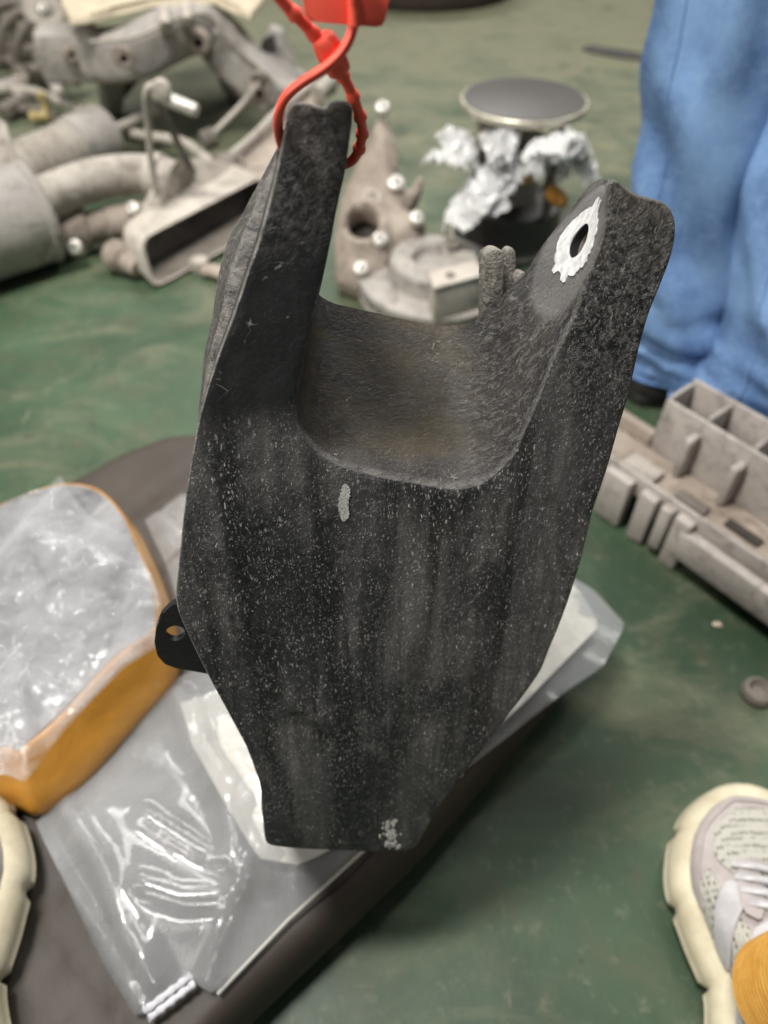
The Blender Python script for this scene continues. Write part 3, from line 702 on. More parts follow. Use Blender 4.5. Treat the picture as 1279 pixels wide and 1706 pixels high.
# wrapped parcel on the left: crumpled film, amber tape round its rim
PK = thing('wrapped_parcel', (*W(80, 1080, CH).xy, CH), 'oval parcel in crumpled clear film with a band of amber tape round its rim', 'parcel')
ring_px = [(-80,960),(-30,905),(40,862),(120,838),(185,845),(232,885),(262,945),(285,1010),(297,1085),(285,1130),(230,1190),(140,1290),(60,1350),(20,1340),(-60,1350),(-180,1250),(-160,1080)]
rp = smclosed([W(x, y, CH+0.02).xy for x, y in ring_px], 120)
if sum(rp[i-1].x*rp[i].y-rp[i].x*rp[i-1].y for i in range(len(rp))) < 0: rp = rp[::-1]
def insetp(poly, d):
    n = len(poly); out = []
    for i in range(n):
        t = poly[(i+2) % n]-poly[i-2]; out.append(poly[i]+Vector((-t.y, t.x)).normalized()*d)
    return out
def slope(poly, k, z):
    n = len(poly); out = []
    for i in range(n):
        t = (poly[(i+3) % n]-poly[i-3]).normalized(); o_ = Vector((t.y, -t.x)); w = 0.010+0.019*sst(0.35, 0.95, o_.dot(Vector((0.62, -0.78))))
        q = poly[i]-o_*w*k; out.append(Vector((q.x, q.y, CH+z+0.0022*noise.noise(Vector((q.x*26, q.y*26, z*18))))))
    return out
bm = NB()
loft(bm, [slope(rp, 0.15, 0.003), slope(rp, 0.02, 0.006), slope(rp, 0.0, 0.012), slope(rp, 0.06, 0.020), slope(rp, 0.35, 0.033), slope(rp, 0.65, 0.045), slope(rp, 0.92, 0.055), slope(rp, 1.0, 0.0575), slope(rp, 1.12, 0.057), slope(rp, 1.2, 0.052)], True, True, True); obj('tape_band', bm, M['tape'], PK, 60)
bm = NB(); prism(bm, [Vector((p.x, p.y, CH+0.0525)) for p in slope(rp, 1.15, 0)], Vector((0, 0, 0.005))); obj('core', bm, M['core'], PK, 30)
filmpx = [(-170,1060),(-90,990),(-30,935),(20,880),(70,820),(100,792),(118,820),(150,860),(200,880),(238,930),(262,985),(272,1040),(265,1068),(205,1105),(150,1160),(100,1215),(60,1270),(35,1300),(8,1285),(-80,1300),(-180,1200)]
fp_ = resample([W(x, y, CH+0.07).xy for x, y in filmpx+[filmpx[0]]], 130)[:-1]
obj('crumpled_film', pillow(fp_, lambda p: CH+0.064, 0.010, 0.0032, 0.030, 9.0, 2.0, 0.05, 0.002), M['film'], PK, 28)
sh2 = [(238,860),(300,815),(360,810),(420,860),(420,960),(330,1000),(292,990),(272,930)]
tag(obj('bubble_wrap', pillow(resample([W(x, y, CH+0.01).xy for x, y in sh2+[sh2[0]]], 60)[:-1], cbase, 0.008, 0.003, 0.007, 26, 6.0, 0.02), M['film_clear'], None, 75), 'small piece of clear crinkled wrap on the cushion between the parcel and the bracket', 'plastic wrap')

# ------------------------------------------------------------------ photographer's shoes
def lerp_tab(tab, s):
    n = len(tab)
    for i in range(n-1):
        (a, x), (b_, y) = tab[i], tab[i+1]
        if s <= b_:
            h = b_-a; t = max(0, (s-a)/h); d = (y-x)/h
            d0 = (x-tab[i-1][1])/(a-tab[i-1][0]) if i > 0 else d*1.3
            d1 = (tab[i+2][1]-y)/(tab[i+2][0]-b_) if i < n-2 else d*1.3
            m0 = 0 if d0*d <= 0 else 2*d0*d/(d0+d); m1 = 0 if d1*d <= 0 else 2*d1*d/(d1+d)
            return (2*t**3-3*t*t+1)*x+(t**3-2*t*t+t)*h*m0+(3*t*t-2*t**3)*y+(t**3-t*t)*h*m1
    return tab[-1][1]
MED = [(0, 0.0), (0.015, 0.018), (0.06, 0.034), (0.16, 0.042), (0.32, 0.038), (0.45, 0.034), (0.60, 0.046), (0.72, 0.054), (0.82, 0.050), (0.90, 0.040), (0.95, 0.0285), (0.98, 0.0185), (0.994, 0.0105), (1, 0.0)]
LAT = [(0, 0.0), (0.015, 0.018), (0.06, 0.034), (0.16, 0.042), (0.32, 0.043), (0.45, 0.046), (0.62, 0.053), (0.74, 0.053), (0.84, 0.045), (0.91, 0.034), (0.955, 0.0235), (0.983, 0.0145), (0.995, 0.008), (1, 0.0)]
TOPH = [(0, 0.080), (0.08, 0.100), (0.30, 0.100), (0.42, 0.098), (0.55, 0.086), (0.70, 0.066), (0.85, 0.054), (0.95, 0.046), (1, 0.036)]
def shoe(par, name_loc, ang, z0, side, LEN=0.285, sc=1.0, sock_dir=None):
    """toe tip at name_loc, ang = direction the toe points, side +1: inner side on the left (a right shoe)"""
    toe = Vector((name_loc[0], name_loc[1], z0)); f = Vector((math.cos(ang), math.sin(ang), 0)); r = Vector((f.y, -f.x, 0))
    heel = toe - f*LEN
    def P(s, w, z): return heel + f*(LEN*s) + r*(w*side*sc) + Vector((0, 0, z))   # w<0: inner side
    ss = [0, .004, .015, .03, .05, .08] + [0.1+0.8*i/64 for i in range(65)] + [.92, .94, .955, .97, .98, .99, .996, 1]
    def wm(s): return -lerp_tab(MED, s)
    def wl(s): return lerp_tab(LAT, s)
    def outline(grow, z, scal):
        base = [(s, P(s, wm(s), 0).xy) for s in ss] + [(s, P(s, wl(s), 0).xy) for s in ss[::-1][1:-1]]
        xy = [b_ for _, b_ in base]; n = len(xy); c_ = sum(xy, Vector((0, 0)))/n; pts = []
        for i in range(n):
            t = xy[(i+2) % n]-xy[i-2]; nn = Vector((t.y, -t.x)).normalized()
            if nn.dot(xy[i]-c_) < 0: nn = -nn
            g = grow*(1-scal*max(0, math.cos((base[i][0]*5.6+(0.25 if i < n//2 else 0.6))*2*math.pi))**16*(1 if base[i][0] < 0.93 else 0))
            q = xy[i]+nn*g; pts.append(Vector((q.x, q.y, heel.z+z)))
        return pts
    S_ = thing('shoe', heel, None, None); S_.parent = par; S_.location = heel - Vector(par.location)
    bm = NB()
    prof = [(-0.004, 0.0, 0), (0.006, 0.002, 1.2), (0.013, 0.010, 0.7), (0.0150, 0.016, 0.45), (0.0135, 0.0195, 0.3), (0.0135, 0.0225, 0.25), (0.0125, 0.030, 0.15), (0.0085, 0.036, 0.1), (0.003, 0.040, 0), (-0.004, 0.041, 0)]
    loft(bm, [outline(g, z, k) for g, z, k in prof], True, True, True)
    ms = obj('midsole', bm, M['foam'], S_, 40)
    def U(s, a, off=0.0):
        c = (wm(s)+wl(s))/2; hw = (wl(s)-wm(s))/2; h = lerp_tab(TOPH, s)-0.038
        th = a*math.pi/2; k = 1.0
        x = c + (hw+off)*math.copysign(abs(math.sin(th))**0.8, a); z = 0.038 + (h+off)*abs(math.cos(th))**0.85
        return P(s, x, z)
    s_op = 0.60
    bm = NB(); rings = []
    for s in [x for x in ss if 0.004 <= x <= 0.998]:
        ring = []
        for i in range(25):
            a = -1+2*i/24
            if s < s_op: a = math.copysign(max(abs(a), 0.0), a) 
            p = U(s, a)
            if 0.06 < s < s_op:                           # collar: open towards the ankle
                k = sst(0.06, 0.12, s)*(1-sst(s_op-0.06, s_op, s)); lim = 0.40*k
                aa = math.copysign(lim+(1-lim)*abs(a), a if a else 1); p = U(s, aa)
                if abs(a) < 0.30: p = p - Vector((0, 0, 0.02*k*(1-abs(a)/0.30)))
            ring.append(p)
        rings.append(ring)
    loft(bm, rings, False, False, False); obj('upper', bm, M['leather'], S_, 60)
    def patch(nm, poly, off, m, step=0.03, thick=0.0012):
        bm = NB(); pl_ = [Vector((x, y*0.6)) for x, y in poly]
        pl_ = resample(pl_+[pl_[0]], max(24, int(len(poly)*5)))[:-1]
        vv, ff, _ = fill2d(pl_, step)
        slab(bm, *[[U(min(p.x, 0.995), max(-0.98, min(0.98, p.y/0.6)), of_) for p in vv] for of_ in (off, off-thick)], ff)
        return obj(nm, bm, m, S_, 50)
    patch('toe_mesh', [(0.93, -0.30), (0.945, 0), (0.93, 0.30), (0.86, 0.5), (0.77, 0.46), (0.72, 0.30), (0.70, 0), (0.72, -0.3), (0.77, -0.50), (0.86, -0.52)], 0.0014, M['mesh'])
    patch('toe_guard', [(0.99, -0.6), (0.99, 0.6), (0.955, 0.42), (0.965, 0), (0.955, -0.42), (0.86, -0.66), (0.70, -0.74), (0.62, -0.95), (0.80, -0.97), (0.93, -0.9)], 0.0016, M['leather'])
    for k in (-1, 1):
        patch('side_overlay', [(0.73, 0.12*k), (0.70, 0.42*k), (0.64, 0.66*k), (0.56, 0.94*k), (0.50, 0.94*k), (0.575, 0.62*k), (0.64, 0.36*k), (0.66, 0.12*k)], 0.0032, M['silver'])
        patch('side_overlay', [(0.62, 0.14*k), (0.58, 0.40*k), (0.50, 0.66*k), (0.42, 0.94*k), (0.36, 0.94*k), (0.45, 0.60*k), (0.53, 0.34*k), (0.56, 0.14*k)], 0.0034, M['silver'])
        patch('side_mesh', [(0.69, 0.50*k), (0.63, 0.75*k), (0.57, 0.96*k), (0.62, 0.97*k), (0.69, 0.80*k), (0.74, 0.58*k)], 0.0012, M['mesh'])
        patch('side_mesh', [(0.57, 0.44*k), (0.50, 0.72*k), (0.44, 0.96*k), (0.48, 0.96*k), (0.56, 0.70*k), (0.62, 0.48*k)], 0.0012, M['mesh'])
        patch('eyestay', [(0.77, 0.10*k), (0.77, 0.24*k), (0.62, 0.40*k), (0.60, 0.30*k), (0.64, 0.2*k)], 0.0048, M['leather'])
    for q in (0.75, 0.715, 0.68, 0.645):
        bm = NB(); tube(bm, smoothpath([U(q, -0.32, 0.005), U(q-0.004, -0.15, 0.0075), U(q-0.008, 0.15, 0.0075), U(q-0.012, 0.32, 0.005)], 4), 0.0026, 8, 0.6); obj('lace', bm, M['silver'], S_)
    # sock rising from the collar
    c0 = P(0.45, -0.013, 0.070); top = c0 + (Vector(sock_dir) if sock_dir else Vector((0, -0.02, 0.22)))
    bm = NB(); pts = [c0.lerp(top, i/160) for i in range(161)]
    tube(bm, pts, [0.037+0.006*(i/160)+0.0006*math.sin(i*1.75) for i in range(161)], 28); sk = obj('sock', bm, M['sock'], S_, 60)
    return c0, top
PH = thing('person', (0, 0.02, 0), 'person wearing cream chunky running shoes and orange ribbed socks, at the bottom edge', 'person')
tr_ = W(1262, 1318, 0.045)
legs_ = [shoe(PH, tr_.xy, R(80), 0.001, 1, 0.285, 1.12, (0.012, -0.012, 0.22))]
tl_ = W(-250, 1070, CH+0.05)
f1 = R(111); fr = lambda a: (Vector((math.cos(a), math.sin(a))), Vector((math.sin(a), -math.cos(a))))
B_ = W(60, 1440, CH+0.018).xy
tl_ = B_+fr(f1)[0]*0.0798-fr(f1)[1]*0.076
legs_.append(shoe(PH, tl_.xy, f1, CH+0.001, -1, 0.285, 1.12, (-0.05, -0.06, 0.22)))
M['trouser'] = plain('dark_grey_trousers', (0.035, 0.036, 0.04), (0.06, 0.061, 0.066), 40, 0.85, 0.3, 260)
for c_, t_ in legs_:                                            # trouser cuff over the sock
    a_ = c_.lerp(t_, 0.42); bm = NB(); d_ = (t_-c_).normalized()
    pts = [a_+d_*(0.20*i/14)+Vector((0, -0.0004*i*i, 0)) for i in range(15)]
    tube(bm, pts, [0.050, 0.054, 0.055, 0.054, 0.0545, 0.055, 0.055, 0.056, 0.056, 0.057, 0.057, 0.057, 0.055, 0.046, 0.026], 28); obj('trouser_cuff', bm, M['trouser'], PH, 60)


# ------------------------------------------------------------------ person in jeans
JN = thing('person', (0.47, 0.86, 0), 'person standing at the right in loose blue jeans and a black shoe', 'person')
def leg(path, rad, seed, hem):
    """rings up one trouser leg, with folds"""
    P = smoothpath(path, 14); n = len(P); out = []
    for i, p in enumerate(P):
        t = i/(n-1); r = lerp_tab(rad, t); ring = []
        for k in range(56):
            th = 2*math.pi*k/56; c, s = math.cos(th), math.sin(th)
            rdg = lambda q: (1-abs(noise.noise(q))*2.4)
            fold = 0.011*hem*(1-sst(0.05, 0.34, t))*1.5*rdg(Vector((c*0.7+1.5*t, s*0.7, t*21+seed*3))) + 0.013*rdg(Vector((c*0.9+t*2.2, s*0.9-t*2, t*3.2+seed))) + 0.004*noise.noise(Vector((c*1.6, s*1.6, t*5+seed))) + 0.013*hem*(1-sst(0.02, 0.30, t))*noise.noise(Vector((c*1.1+t*9, s*1.1, t*30+seed))) + 0.007*noise.noise(Vector((c*2.2+p.z*6, s*2.2, p.z*14+seed)))
            ring.append(p + Vector((c*(r+fold), s*(r*0.95+fold), 0.012*hem*(1-sst(0, 0.05, t))*noise.noise(Vector((c, s, seed))))))
        out.append(ring)
    return out
bm = NB()
l1 = leg([(0.410, 0.872, 0.050), (0.400, 0.880, 0.16), (0.386, 0.900, 0.30), (0.382, 0.925, 0.46), (0.39, 0.96, 0.74), (0.40, 0.985, 0.92)], [(0, 0.079), (0.18, 0.074), (0.45, 0.082), (0.75, 0.096), (1, 0.108)], 3.0, 1)
loft(bm, l1, True, False, False)
l2 = leg([(0.505, 0.748, 0.042), (0.503, 0.762, 0.15), (0.499, 0.800, 0.28), (0.505, 0.850, 0.42), (0.535, 0.93, 0.74), (0.56, 0.985, 0.92)], [(0, 0.104), (0.10, 0.090), (0.2, 0.087), (0.45, 0.09), (0.75, 0.096), (1, 0.108)], 8.0, 1)
loft(bm, l2, True, False, False)
hp = [[Vector((0.480+math.cos(2*math.pi*k/56)*rx, 0.985+math.sin(2*math.pi*k/56)*ry, z)) for k in range(56)] for rx, ry, z in ((0.165, 0.108, 0.88), (0.176, 0.118, 0.94), (0.172, 0.115, 1.0), (0.158, 0.105, 1.06))]
loft(bm, hp, True, True, True)
jn = obj('jeans', bm, M['denim'], JN, 75)
for l_ in (l1, l2):
    bm = NB(); cs_ = [sum(r_, Vector((0, 0, 0)))/len(r_) for r_ in l_[:2]]
    rr_ = [cs_[0]+(p-cs_[0])*1.012+Vector((0, 0, 0.001)) for p in l_[0]]; r2_ = [p+(p-cs_[0])*0.012+Vector((0, 0, 0.011)) for p in [a.lerp(b_, 0.5) for a, b_ in zip(l_[0], l_[1])]]
    tube(bm, rr_+[rr_[0]], 0.0022, 8); tube(bm, r2_+[r2_[0]], 0.0008, 6); obj('hem', bm, M['denim'], jn)
    bm = NB(); c_ = [sum(r_, Vector((0, 0, 0)))/len(r_) for r_ in l_]
    tube(bm, [c+(r_[33]-c)*1.006 for c, r_ in zip(c_, l_)][:60], 0.0016, 6); obj('seam', bm, M['denim'], jn)
for (x, y, a) in ((0.428, 0.912, R(232)), (0.515, 0.76, R(262))):
    bm = NB(); f = Vector((math.cos(a), math.sin(a), 0)); r_ = Vector((f.y, -f.x, 0)); rings = []
    for s, hw, h in ((-0.08, 0.018, 0.05), (-0.07, 0.03, 0.06), (-0.03, 0.036, 0.075), (0.02, 0.037, 0.075), (0.06, 0.043, 0.055), (0.085, 0.042, 0.044), (0.102, 0.030, 0.036), (0.112, 0.014, 0.026)):
        c = Vector((x, y, 0))+f*s
        rings.append([c+r_*hw*math.copysign(abs(math.cos(t))**0.7, math.cos(t))+Vector((0, 0, 0.019+max(0, math.sin(t))*(h-0.019) - (0.003 if math.sin(t) < -0.1 else 0))) for t in [2*math.pi*k/20 for k in range(20)]])
    loft(bm, rings); s0 = obj('shoe', bm, M['rubber'], JN)
    bm = NB(); rings = []
    for z, g in ((0.001, 0), (0.006, 0.003), (0.016, 0.003), (0.0185, 0.001)):
        pts = []
        for t in [2*math.pi*k/36 for k in range(36)]:
            sx = 0.018+0.098*math.cos(t); w = 0.040*(1+0.08*math.cos(t)); pts.append(Vector((x, y, z))+f*(sx+g*math.cos(t))+r_*math.sin(t)*(w+g))
        rings.append(pts)
    loft(bm, rings); obj('sole', bm, M['rubber'], s0)

# ------------------------------------------------------------------ car parts on the floor behind
# exhaust silencer with its rectangular tailpipe
c0 = W(66, 352, 0.085)
EXH = thing('exhaust_silencer', (c0.x, c0.y, 0), 'dusty grey exhaust silencer with bent pipe and wide rectangular tailpipe mouth', 'exhaust')
ax = (W(-180, 425, 0.085)-c0).normalized()
bm = NB(); lathe(bm, c0-ax*0.012, ax, [(0, 0.045), (0.004, 0.062), (0.010, 0.080), (0.014, 0.086), (0.022, 0.086), (0.026, 0.082), (0.06, 0.083), (0.30, 0.083), (0.32, 0.07)], 48); obj('canister', bm, M['metal_cool'], EXH)
bm = NB(); tube(bm, smoothpath([c0+ax*0.02+Vector((0, 0, 0.012)), W(95, 322, 0.105), W(150, 302, 0.11), W(205, 292, 0.11), W(255, 292, 0.105), W(296, 302, 0.10)], 8), [0.036, 0.034, 0.033], 28); obj('pipe', bm, M['metal'], EXH)
def rring(c, n=40, rad=0.22):
    """rounded quadrilateral through four corners"""
    out = []; c = [Vector(v) for v in c]
    for i in range(4):
        p, q, s = c[i-1], c[i], c[(i+1) % 4]; e1 = (p-q); e2 = (s-q); r_ = min(e1.length, e2.length)*rad*1.6
        a, b_ = q+e1.normalized()*r_, q+e2.normalized()*r_
        for j in range(n//4):
            t = j/(n//4-1); out.append(a*(1-t)**2+q*2*t*(1-t)+b_*t*t)
    return out
mouth = [W(228, 402, 0.075), W(442, 290, 0.075), W(466, 366, 0.014), W(252, 484, 0.004)]
mn = (mouth[1]-mouth[0]).cross(mouth[3]-mouth[0]).normalized()
if mn.dot(CP-mouth[0]) < 0: mn = -mn
def scq(c, k, off): 
    g = sum((Vector(v) for v in c), Vector((0, 0, 0)))/4; return [g+(Vector(v)-g)*k+off for v in c]
start = W(300, 302, 0.098); x = (mouth[1]-mouth[0]).normalized(); y = (mouth[3]-mouth[0]).normalized()
circ = rring([start-x*0.036-y*0.036, start+x*0.036-y*0.036, start+x*0.036+y*0.036, start-x*0.036+y*0.036], 40, 0.31)
back = W(203, 376, 0.082)-W(228, 402, 0.075); back = back - mn*0.012
mid = rring(scq(mouth, 0.82, back*1.35+Vector((0.012, 0.018, 0.004))), 40); r1 = rring(scq(mouth, 0.98, back), 40); r2 = rring(scq(mouth, 1.0, mn*0), 40); r3 = rring(scq(mouth, 0.975, mn*0.001), 40); r4 = rring(scq(mouth, 0.93, -mn*0.002), 40); r5 = rring(scq(mouth, 0.86, back*1.05), 40)
half = [a.lerp(b_, 0.5)+Vector((0, 0, 0.004)) for a, b_ in zip(circ, mid)]
bm = NB(); loft(bm, [circ, half, mid, r1, r2, r3, r4], True, False, False); tip = obj('tailpipe', bm, M['alloy'], EXH, 40)
bm = NB(); loft(bm, [rring(scq(mouth, 0.93, -mn*0.0025), 40), r5], True, False, True); obj('mouth_lining', bm, M['metal_dark'], tip, 40)  # darker metal colour paints the shade inside the mouth
bm = NB(); lathe(bm, W(262, 292, 0.105)-Vector((0.012, 0, 0)), W(296, 302, 0.10)-W(255, 292, 0.105), [(0, 0.034), (0.002, 0.039), (0.022, 0.039), (0.024, 0.034)], 28, False); obj('clamp_ring', bm, M['alloy'], EXH)
bm = NB(); tube(bm, smoothpath([W(262, 325, 0.10), W(252, 270, 0.155), W(246, 200, 0.22), W(243, 160, 0.258), W(250, 144, 0.272), W(266, 146, 0.268)], 6), 0.0078, 10, 0.7); hg = obj('hanger_rod', bm, M['metal'], EXH)
bm = NB(); tube(bm, [W(262, 146, 0.27), W(272, 190, 0.22), W(322, 288, 0.12)], 0.0062, 10); obj('hanger_rod', bm, M['metal_dark'], EXH)
bm = NB(); pa, pb = W(266, 160, 0.255), W(330, 186, 0.235); lathe(bm, pa, pb-pa, [(0, 0.006), (0.003, 0.009), (0.02, 0.0105), ((pb-pa).length-0.004, 0.0105), ((pb-pa).length, 0.006)], 14); obj('hanger_pin', bm, M['bolt'], EXH)
bm = NB(); pa = W(268, 150, 0.265); lathe(bm, pa-Vector((0, 0.012, 0)), (0, 1, 0), [(0, 0.010), (0.002, 0.015), (0.02, 0.015), (0.022, 0.01)], 16); obj('hanger_eye', bm, M['alloy'], EXH)
# shock absorber with ribbed bellows
pa, pb = W(-40, 318, 0.07), W(178, 222, 0.07); d = (pb-pa); Ld = d.length
SH = thing('shock_absorber', (*((pa+pb)/2).xy, 0), 'dusty shock absorber with ribbed bellows lying behind the exhaust canister', 'shock absorber')
prof = [(0, 0.03), (0.02, 0.036)]
nr = 9
for i in range(nr*6+1):
    t = i/(nr*6); prof.append((Ld*(0.12+0.58*t), 0.046+0.0065*math.cos(t*nr*2*math.pi)))
bm = NB(); lathe(bm, pa, d, prof, 32); obj('bellows', bm, M['metal'], SH, 60)
bm = NB(); lathe(bm, pa, d, [(Ld*0.70, 0.05), (Ld*0.71, 0.056), (Ld*0.97, 0.057), (Ld*0.985, 0.05), (Ld, 0.03)], 32); obj('cup', bm, M['metal_cool'], SH)
bm = NB(); lathe(bm, pb, d, [(-0.005, 0.011), (0.16, 0.010)], 12); obj('rod', bm, M['metal'], SH)
# stabiliser rods
def rodthing(name, pts, r, label, cat, m='metal', eyes=(), group=None, flat=1.0):
    P_ = smoothpath(pts, 6); c = P_[0]
    o = thing(name, (c.x, c.y, 0), label, cat, group)
    bm = NB(); tube(bm, P_, r, 12, flat); obj('rod', bm, M[m], o)
    for (p, a, rr, ll) in eyes:
        bm = NB(); a = Vector(a).normalized(); lathe(bm, Vector(p)-a*ll/2, a, [(0, rr*0.5), (0, rr*0.9), (0.002, rr), (ll-0.002, rr), (ll, rr*0.9), (ll, rr*0.5), (ll*0.3, rr*0.45)], 20); obj('bushing', bm, M['metal_dark'] if m != 'metal_dark' else M['alloy'], o)
    return o
rodthing('link_rod', [W(352, 226, 0.07), W(400, 178, 0.10), W(432, 138, 0.14)], 0.006, 'thin straight link rod leaning towards the subframe behind the tailpipe', 'rod', 'metal', [(W(432, 132, 0.14), (0.3, 1, 0.2), 0.016, 0.018), (W(348, 232, 0.065), (1, 0.4, 0.2), 0.02, 0.03)])
rodthing('stabiliser_bar', [W(165, 213, 0.05), W(235, 226, 0.05), W(300, 236, 0.045), W(340, 262, 0.04), W(372, 300, 0.04)], 0.011, 'long dusty stabiliser bar running behind the exhaust hanger', 'rod', 'metal', [(W(376, 282, 0.05), (0, 1, 0.4), 0.03, 0.03)])
rodthing('tie_rod', [W(-30, 148, 0.04), W(52, 152, 0.05), W(118, 178, 0.05), W(150, 190, 0.05)], 0.010, 'thin tie rod among the small scrap at the far left', 'rod', 'metal', [(W(118, 130, 0.05), (0.2, 0.3, 1), 0.024, 0.03)])
# drive shaft stub under the exhaust
o = thing('axle_stub', (*W(180, 400, 0).xy, 0), 'brown dusty axle stub with clamp and bolt under the tailpipe', 'axle part')
bm = NB(); pa, pb = W(96, 388, 0.04), W(270, 360, 0.04); lathe(bm, pa, pb-pa, [(0, 0.02), (0.004, 0.034), (0.05, 0.036), (0.055, 0.028), (0.085, 0.028), (0.09, 0.032), ((pb-pa).length, 0.030)], 28); obj('sleeve', bm, M['metal_rust'], o)
bm = NB(); box(bm, W(122, 408, 0.02), (0.026, -0.006, 0), (0.004, 0.014, 0), (0, 0, 0.018), 0.006); obj('clamp', bm, M['metal'], o)
def bolt(p, a, r, par, name='bolt'):
    a = Vector(a).normalized(); x, y = frame(a); p = Vector(p); bm = NB()
    lathe(bm, p-a*r*0.4, a, [(0, r*1.0), (r*0.75, r*1.05), (r*0.95, r*0.98), (r*1.05, r*0.8), (r*1.05, r*0.30), (r*0.6, r*0.26)], 22)
    o = obj(name, bm, M['bolt'], par, 30)
    bm = NB(); loft(bm, [[p+a*(h*r)+(x*math.cos(math.pi*k/3)+y*math.sin(math.pi*k/3))*r*0.29 for k in range(6)] for h in (0.3, 0.60)]); obj('socket', bm, M['inner_shade'], o)
    return o
bolt(W(222, 348, 0.072), (-0.1, -0.8, 0.9), 0.011, o); bolt(W(126, 412, 0.040), (0.1, -0.8, 0.6), 0.012, o)
o = thing('ball_joint', (*W(205, 440, 0).xy, 0), 'small brown ball joint on the floor below the rectangular tailpipe', 'ball joint')
bm = NB(); pa, pb = W(185, 420, 0.03), W(232, 448, 0.022); lathe(bm, pa, pb-pa, [(0, 0.012), (0.004, 0.024), (0.02, 0.029), (0.035, 0.022), (0.038, 0.017), ((pb-pa).length, 0.016)], 24); obj('housing', bm, M['metal_rust'], o)
bm = NB(); lathe(bm, W(215, 452, 0.002), (0.1, -0.1, 1), [(0, 0.020), (0.012, 0.022), (0.018, 0.015), (0.03, 0.010)], 20); obj('boot', bm, M['rubber'], o)
o = thing('lower_link', (*W(345, 440, 0).xy, 0), 'slim rusty link half hidden behind the tailpipe and the bracket', 'link')
bm = NB(); tube(bm, smoothpath([W(338, 450, 0.012), W(360, 452, 0.014), W(420, 470, 0.025), W(500, 470, 0.025)], 5), [0.013, 0.017, 0.017], 12, 0.7); obj('arm', bm, M['metal_rust'], o)
bm = NB(); lathe(bm, W(334, 449, 0.002), (0, 0, 1), [(0, 0.014), (0.002, 0.016), (0.018, 0.016), (0.02, 0.014), (0.02, 0.006)], 18); obj('bushing', bm, M['metal'], o)
# flat control arm behind the lug
o = thing('control_arm', (*W(450, 230, 0).xy, 0), 'wide dusty brown control arm standing behind the top of the left lug', 'control arm')
ca = [(352,300,.03),(372,262,.05),(420,222,.07),(462,180,.09),(500,150,.10),(540,118,.11),(562,128,.11),(556,150,.10),(530,162,.095),(528,190,.085),(560,230,.07),(540,300,.04),(470,318,.02),(410,318,.02)]
bm = NB(); prism(bm, [W(x_, y_, z_) for x_, y_, z_ in ca], Vector((0.004, 0.02, -0.014)), 0.003); obj('plate', bm, M['metal_rust'], o)
bm = NB(); lathe(bm, W(392, 276, 0.060), (0, -0.5, 0.8), [(0, 0.018), (0.004, 0.021), (0.010, 0.020), (0.010, 0.012), (0.002, 0.011)], 24); obj('bushing', bm, M['metal_dark'], o)
bm = NB(); pa, pb = W(528, 158, 0.11), W(566, 118, 0.125); lathe(bm, pa, pb-pa, [(0, 0.012), (0, 0.017), ((pb-pa).length, 0.017), ((pb-pa).length, 0.010)], 20); obj('end_tube', bm, M['metal'], o)
bm = NB(); pts = [W(356, 306, .035), W(376, 268, .058), W(424, 226, .078), W(466, 184, .098), W(540, 122, .118)]; tube(bm, smoothpath(pts, 5), 0.008, 10); obj('flange', bm, M['metal'], o)
# subframe
o = thing('subframe', (*W(260, 150, 0).xy, 0), 'big grey subframe with drooping legs at the top left under a beige cover', 'subframe')
def beam(nm, pts, w, h, m='metal_cool', bev=0.008):
    bm = NB(); P_ = smoothpath(pts, 5); n_ = len(P_); rings = []
    for i, p in enumerate(P_):
        d_ = (P_[min(i+1, n_-1)]-P_[max(i-1, 0)]).normalized(); sx = d_.cross(Vector((0, 0, 1))).normalized(); uz = sx.cross(d_).normalized()
        t = i/(n_-1); ww = w[0]+(w[1]-w[0])*t; hh = h[0]+(h[1]-h[0])*t
        rings.append(rring([p-sx*ww-uz*hh, p+sx*ww-uz*hh, p+sx*ww+uz*hh, p-sx*ww+uz*hh], 24, 0.16))
    loft(bm, rings); return obj(nm, bm, M[m], o, 40)
beam('cross_member', [W(150, 92, 0.18), W(220, 88, 0.19), W(290, 55, 0.21), W(345, 48, 0.20), (W(400, 105, 0.14)), W(455, 150, 0.09), W(490, 175, 0.06)], (0.045, 0.05), (0.045, 0.04))
bm = NB(); c = W(118, 88, 0.16); box(bm, c, (0.062, 0.01, 0), (-0.01, 0.05, 0), (0, 0.0, 0.048), 0.01); obj('end_box', bm, M['metal_cool'], o)
beam('leg', [W(178, 105, 0.16), W(184, 140, 0.09), W(186, 185, 0.01)], (0.03, 0.022), (0.03, 0.022))
beam('leg', [W(380, 90, 0.15), W(376, 120, 0.09), W(392, 158, 0.01)], (0.024, 0.016), (0.03, 0.02))
bm = NB(); prism(bm, [W(190, 112, 0.15), W(262, 80, 0.17), W(244, 120, 0.10), W(205, 168, 0.03), W(196, 165, 0.03)], Vector((0, 0.03, 0)), 0.004); obj('gusset', bm, M['metal_dark'], o)
bm = NB(); prism(bm, [W(420, 120, 0.13), W(448, 46, 0.19), W(470, 52, 0.19), W(490, 120, 0.11), W(520, 140, 0.08), W(480, 165, 0.07)], Vector((0, 0.04, 0)), 0.005); obj('tower', bm, M['metal_cool'], o)
bm = NB(); prism(bm, [W(438, 66, 0.178)+Vector((0, -.004, 0)), W(456, 56, 0.186)+Vector((0, -.004, 0)), W(460, 84, 0.155)+Vector((0, -.004, 0)), W(430, 92, 0.15)+Vector((0, -.004, 0))], Vector((0, 0.006, 0))); obj('recess_shade', bm, M['inner_shade'], o)  # dark slab painting the shade of an opening
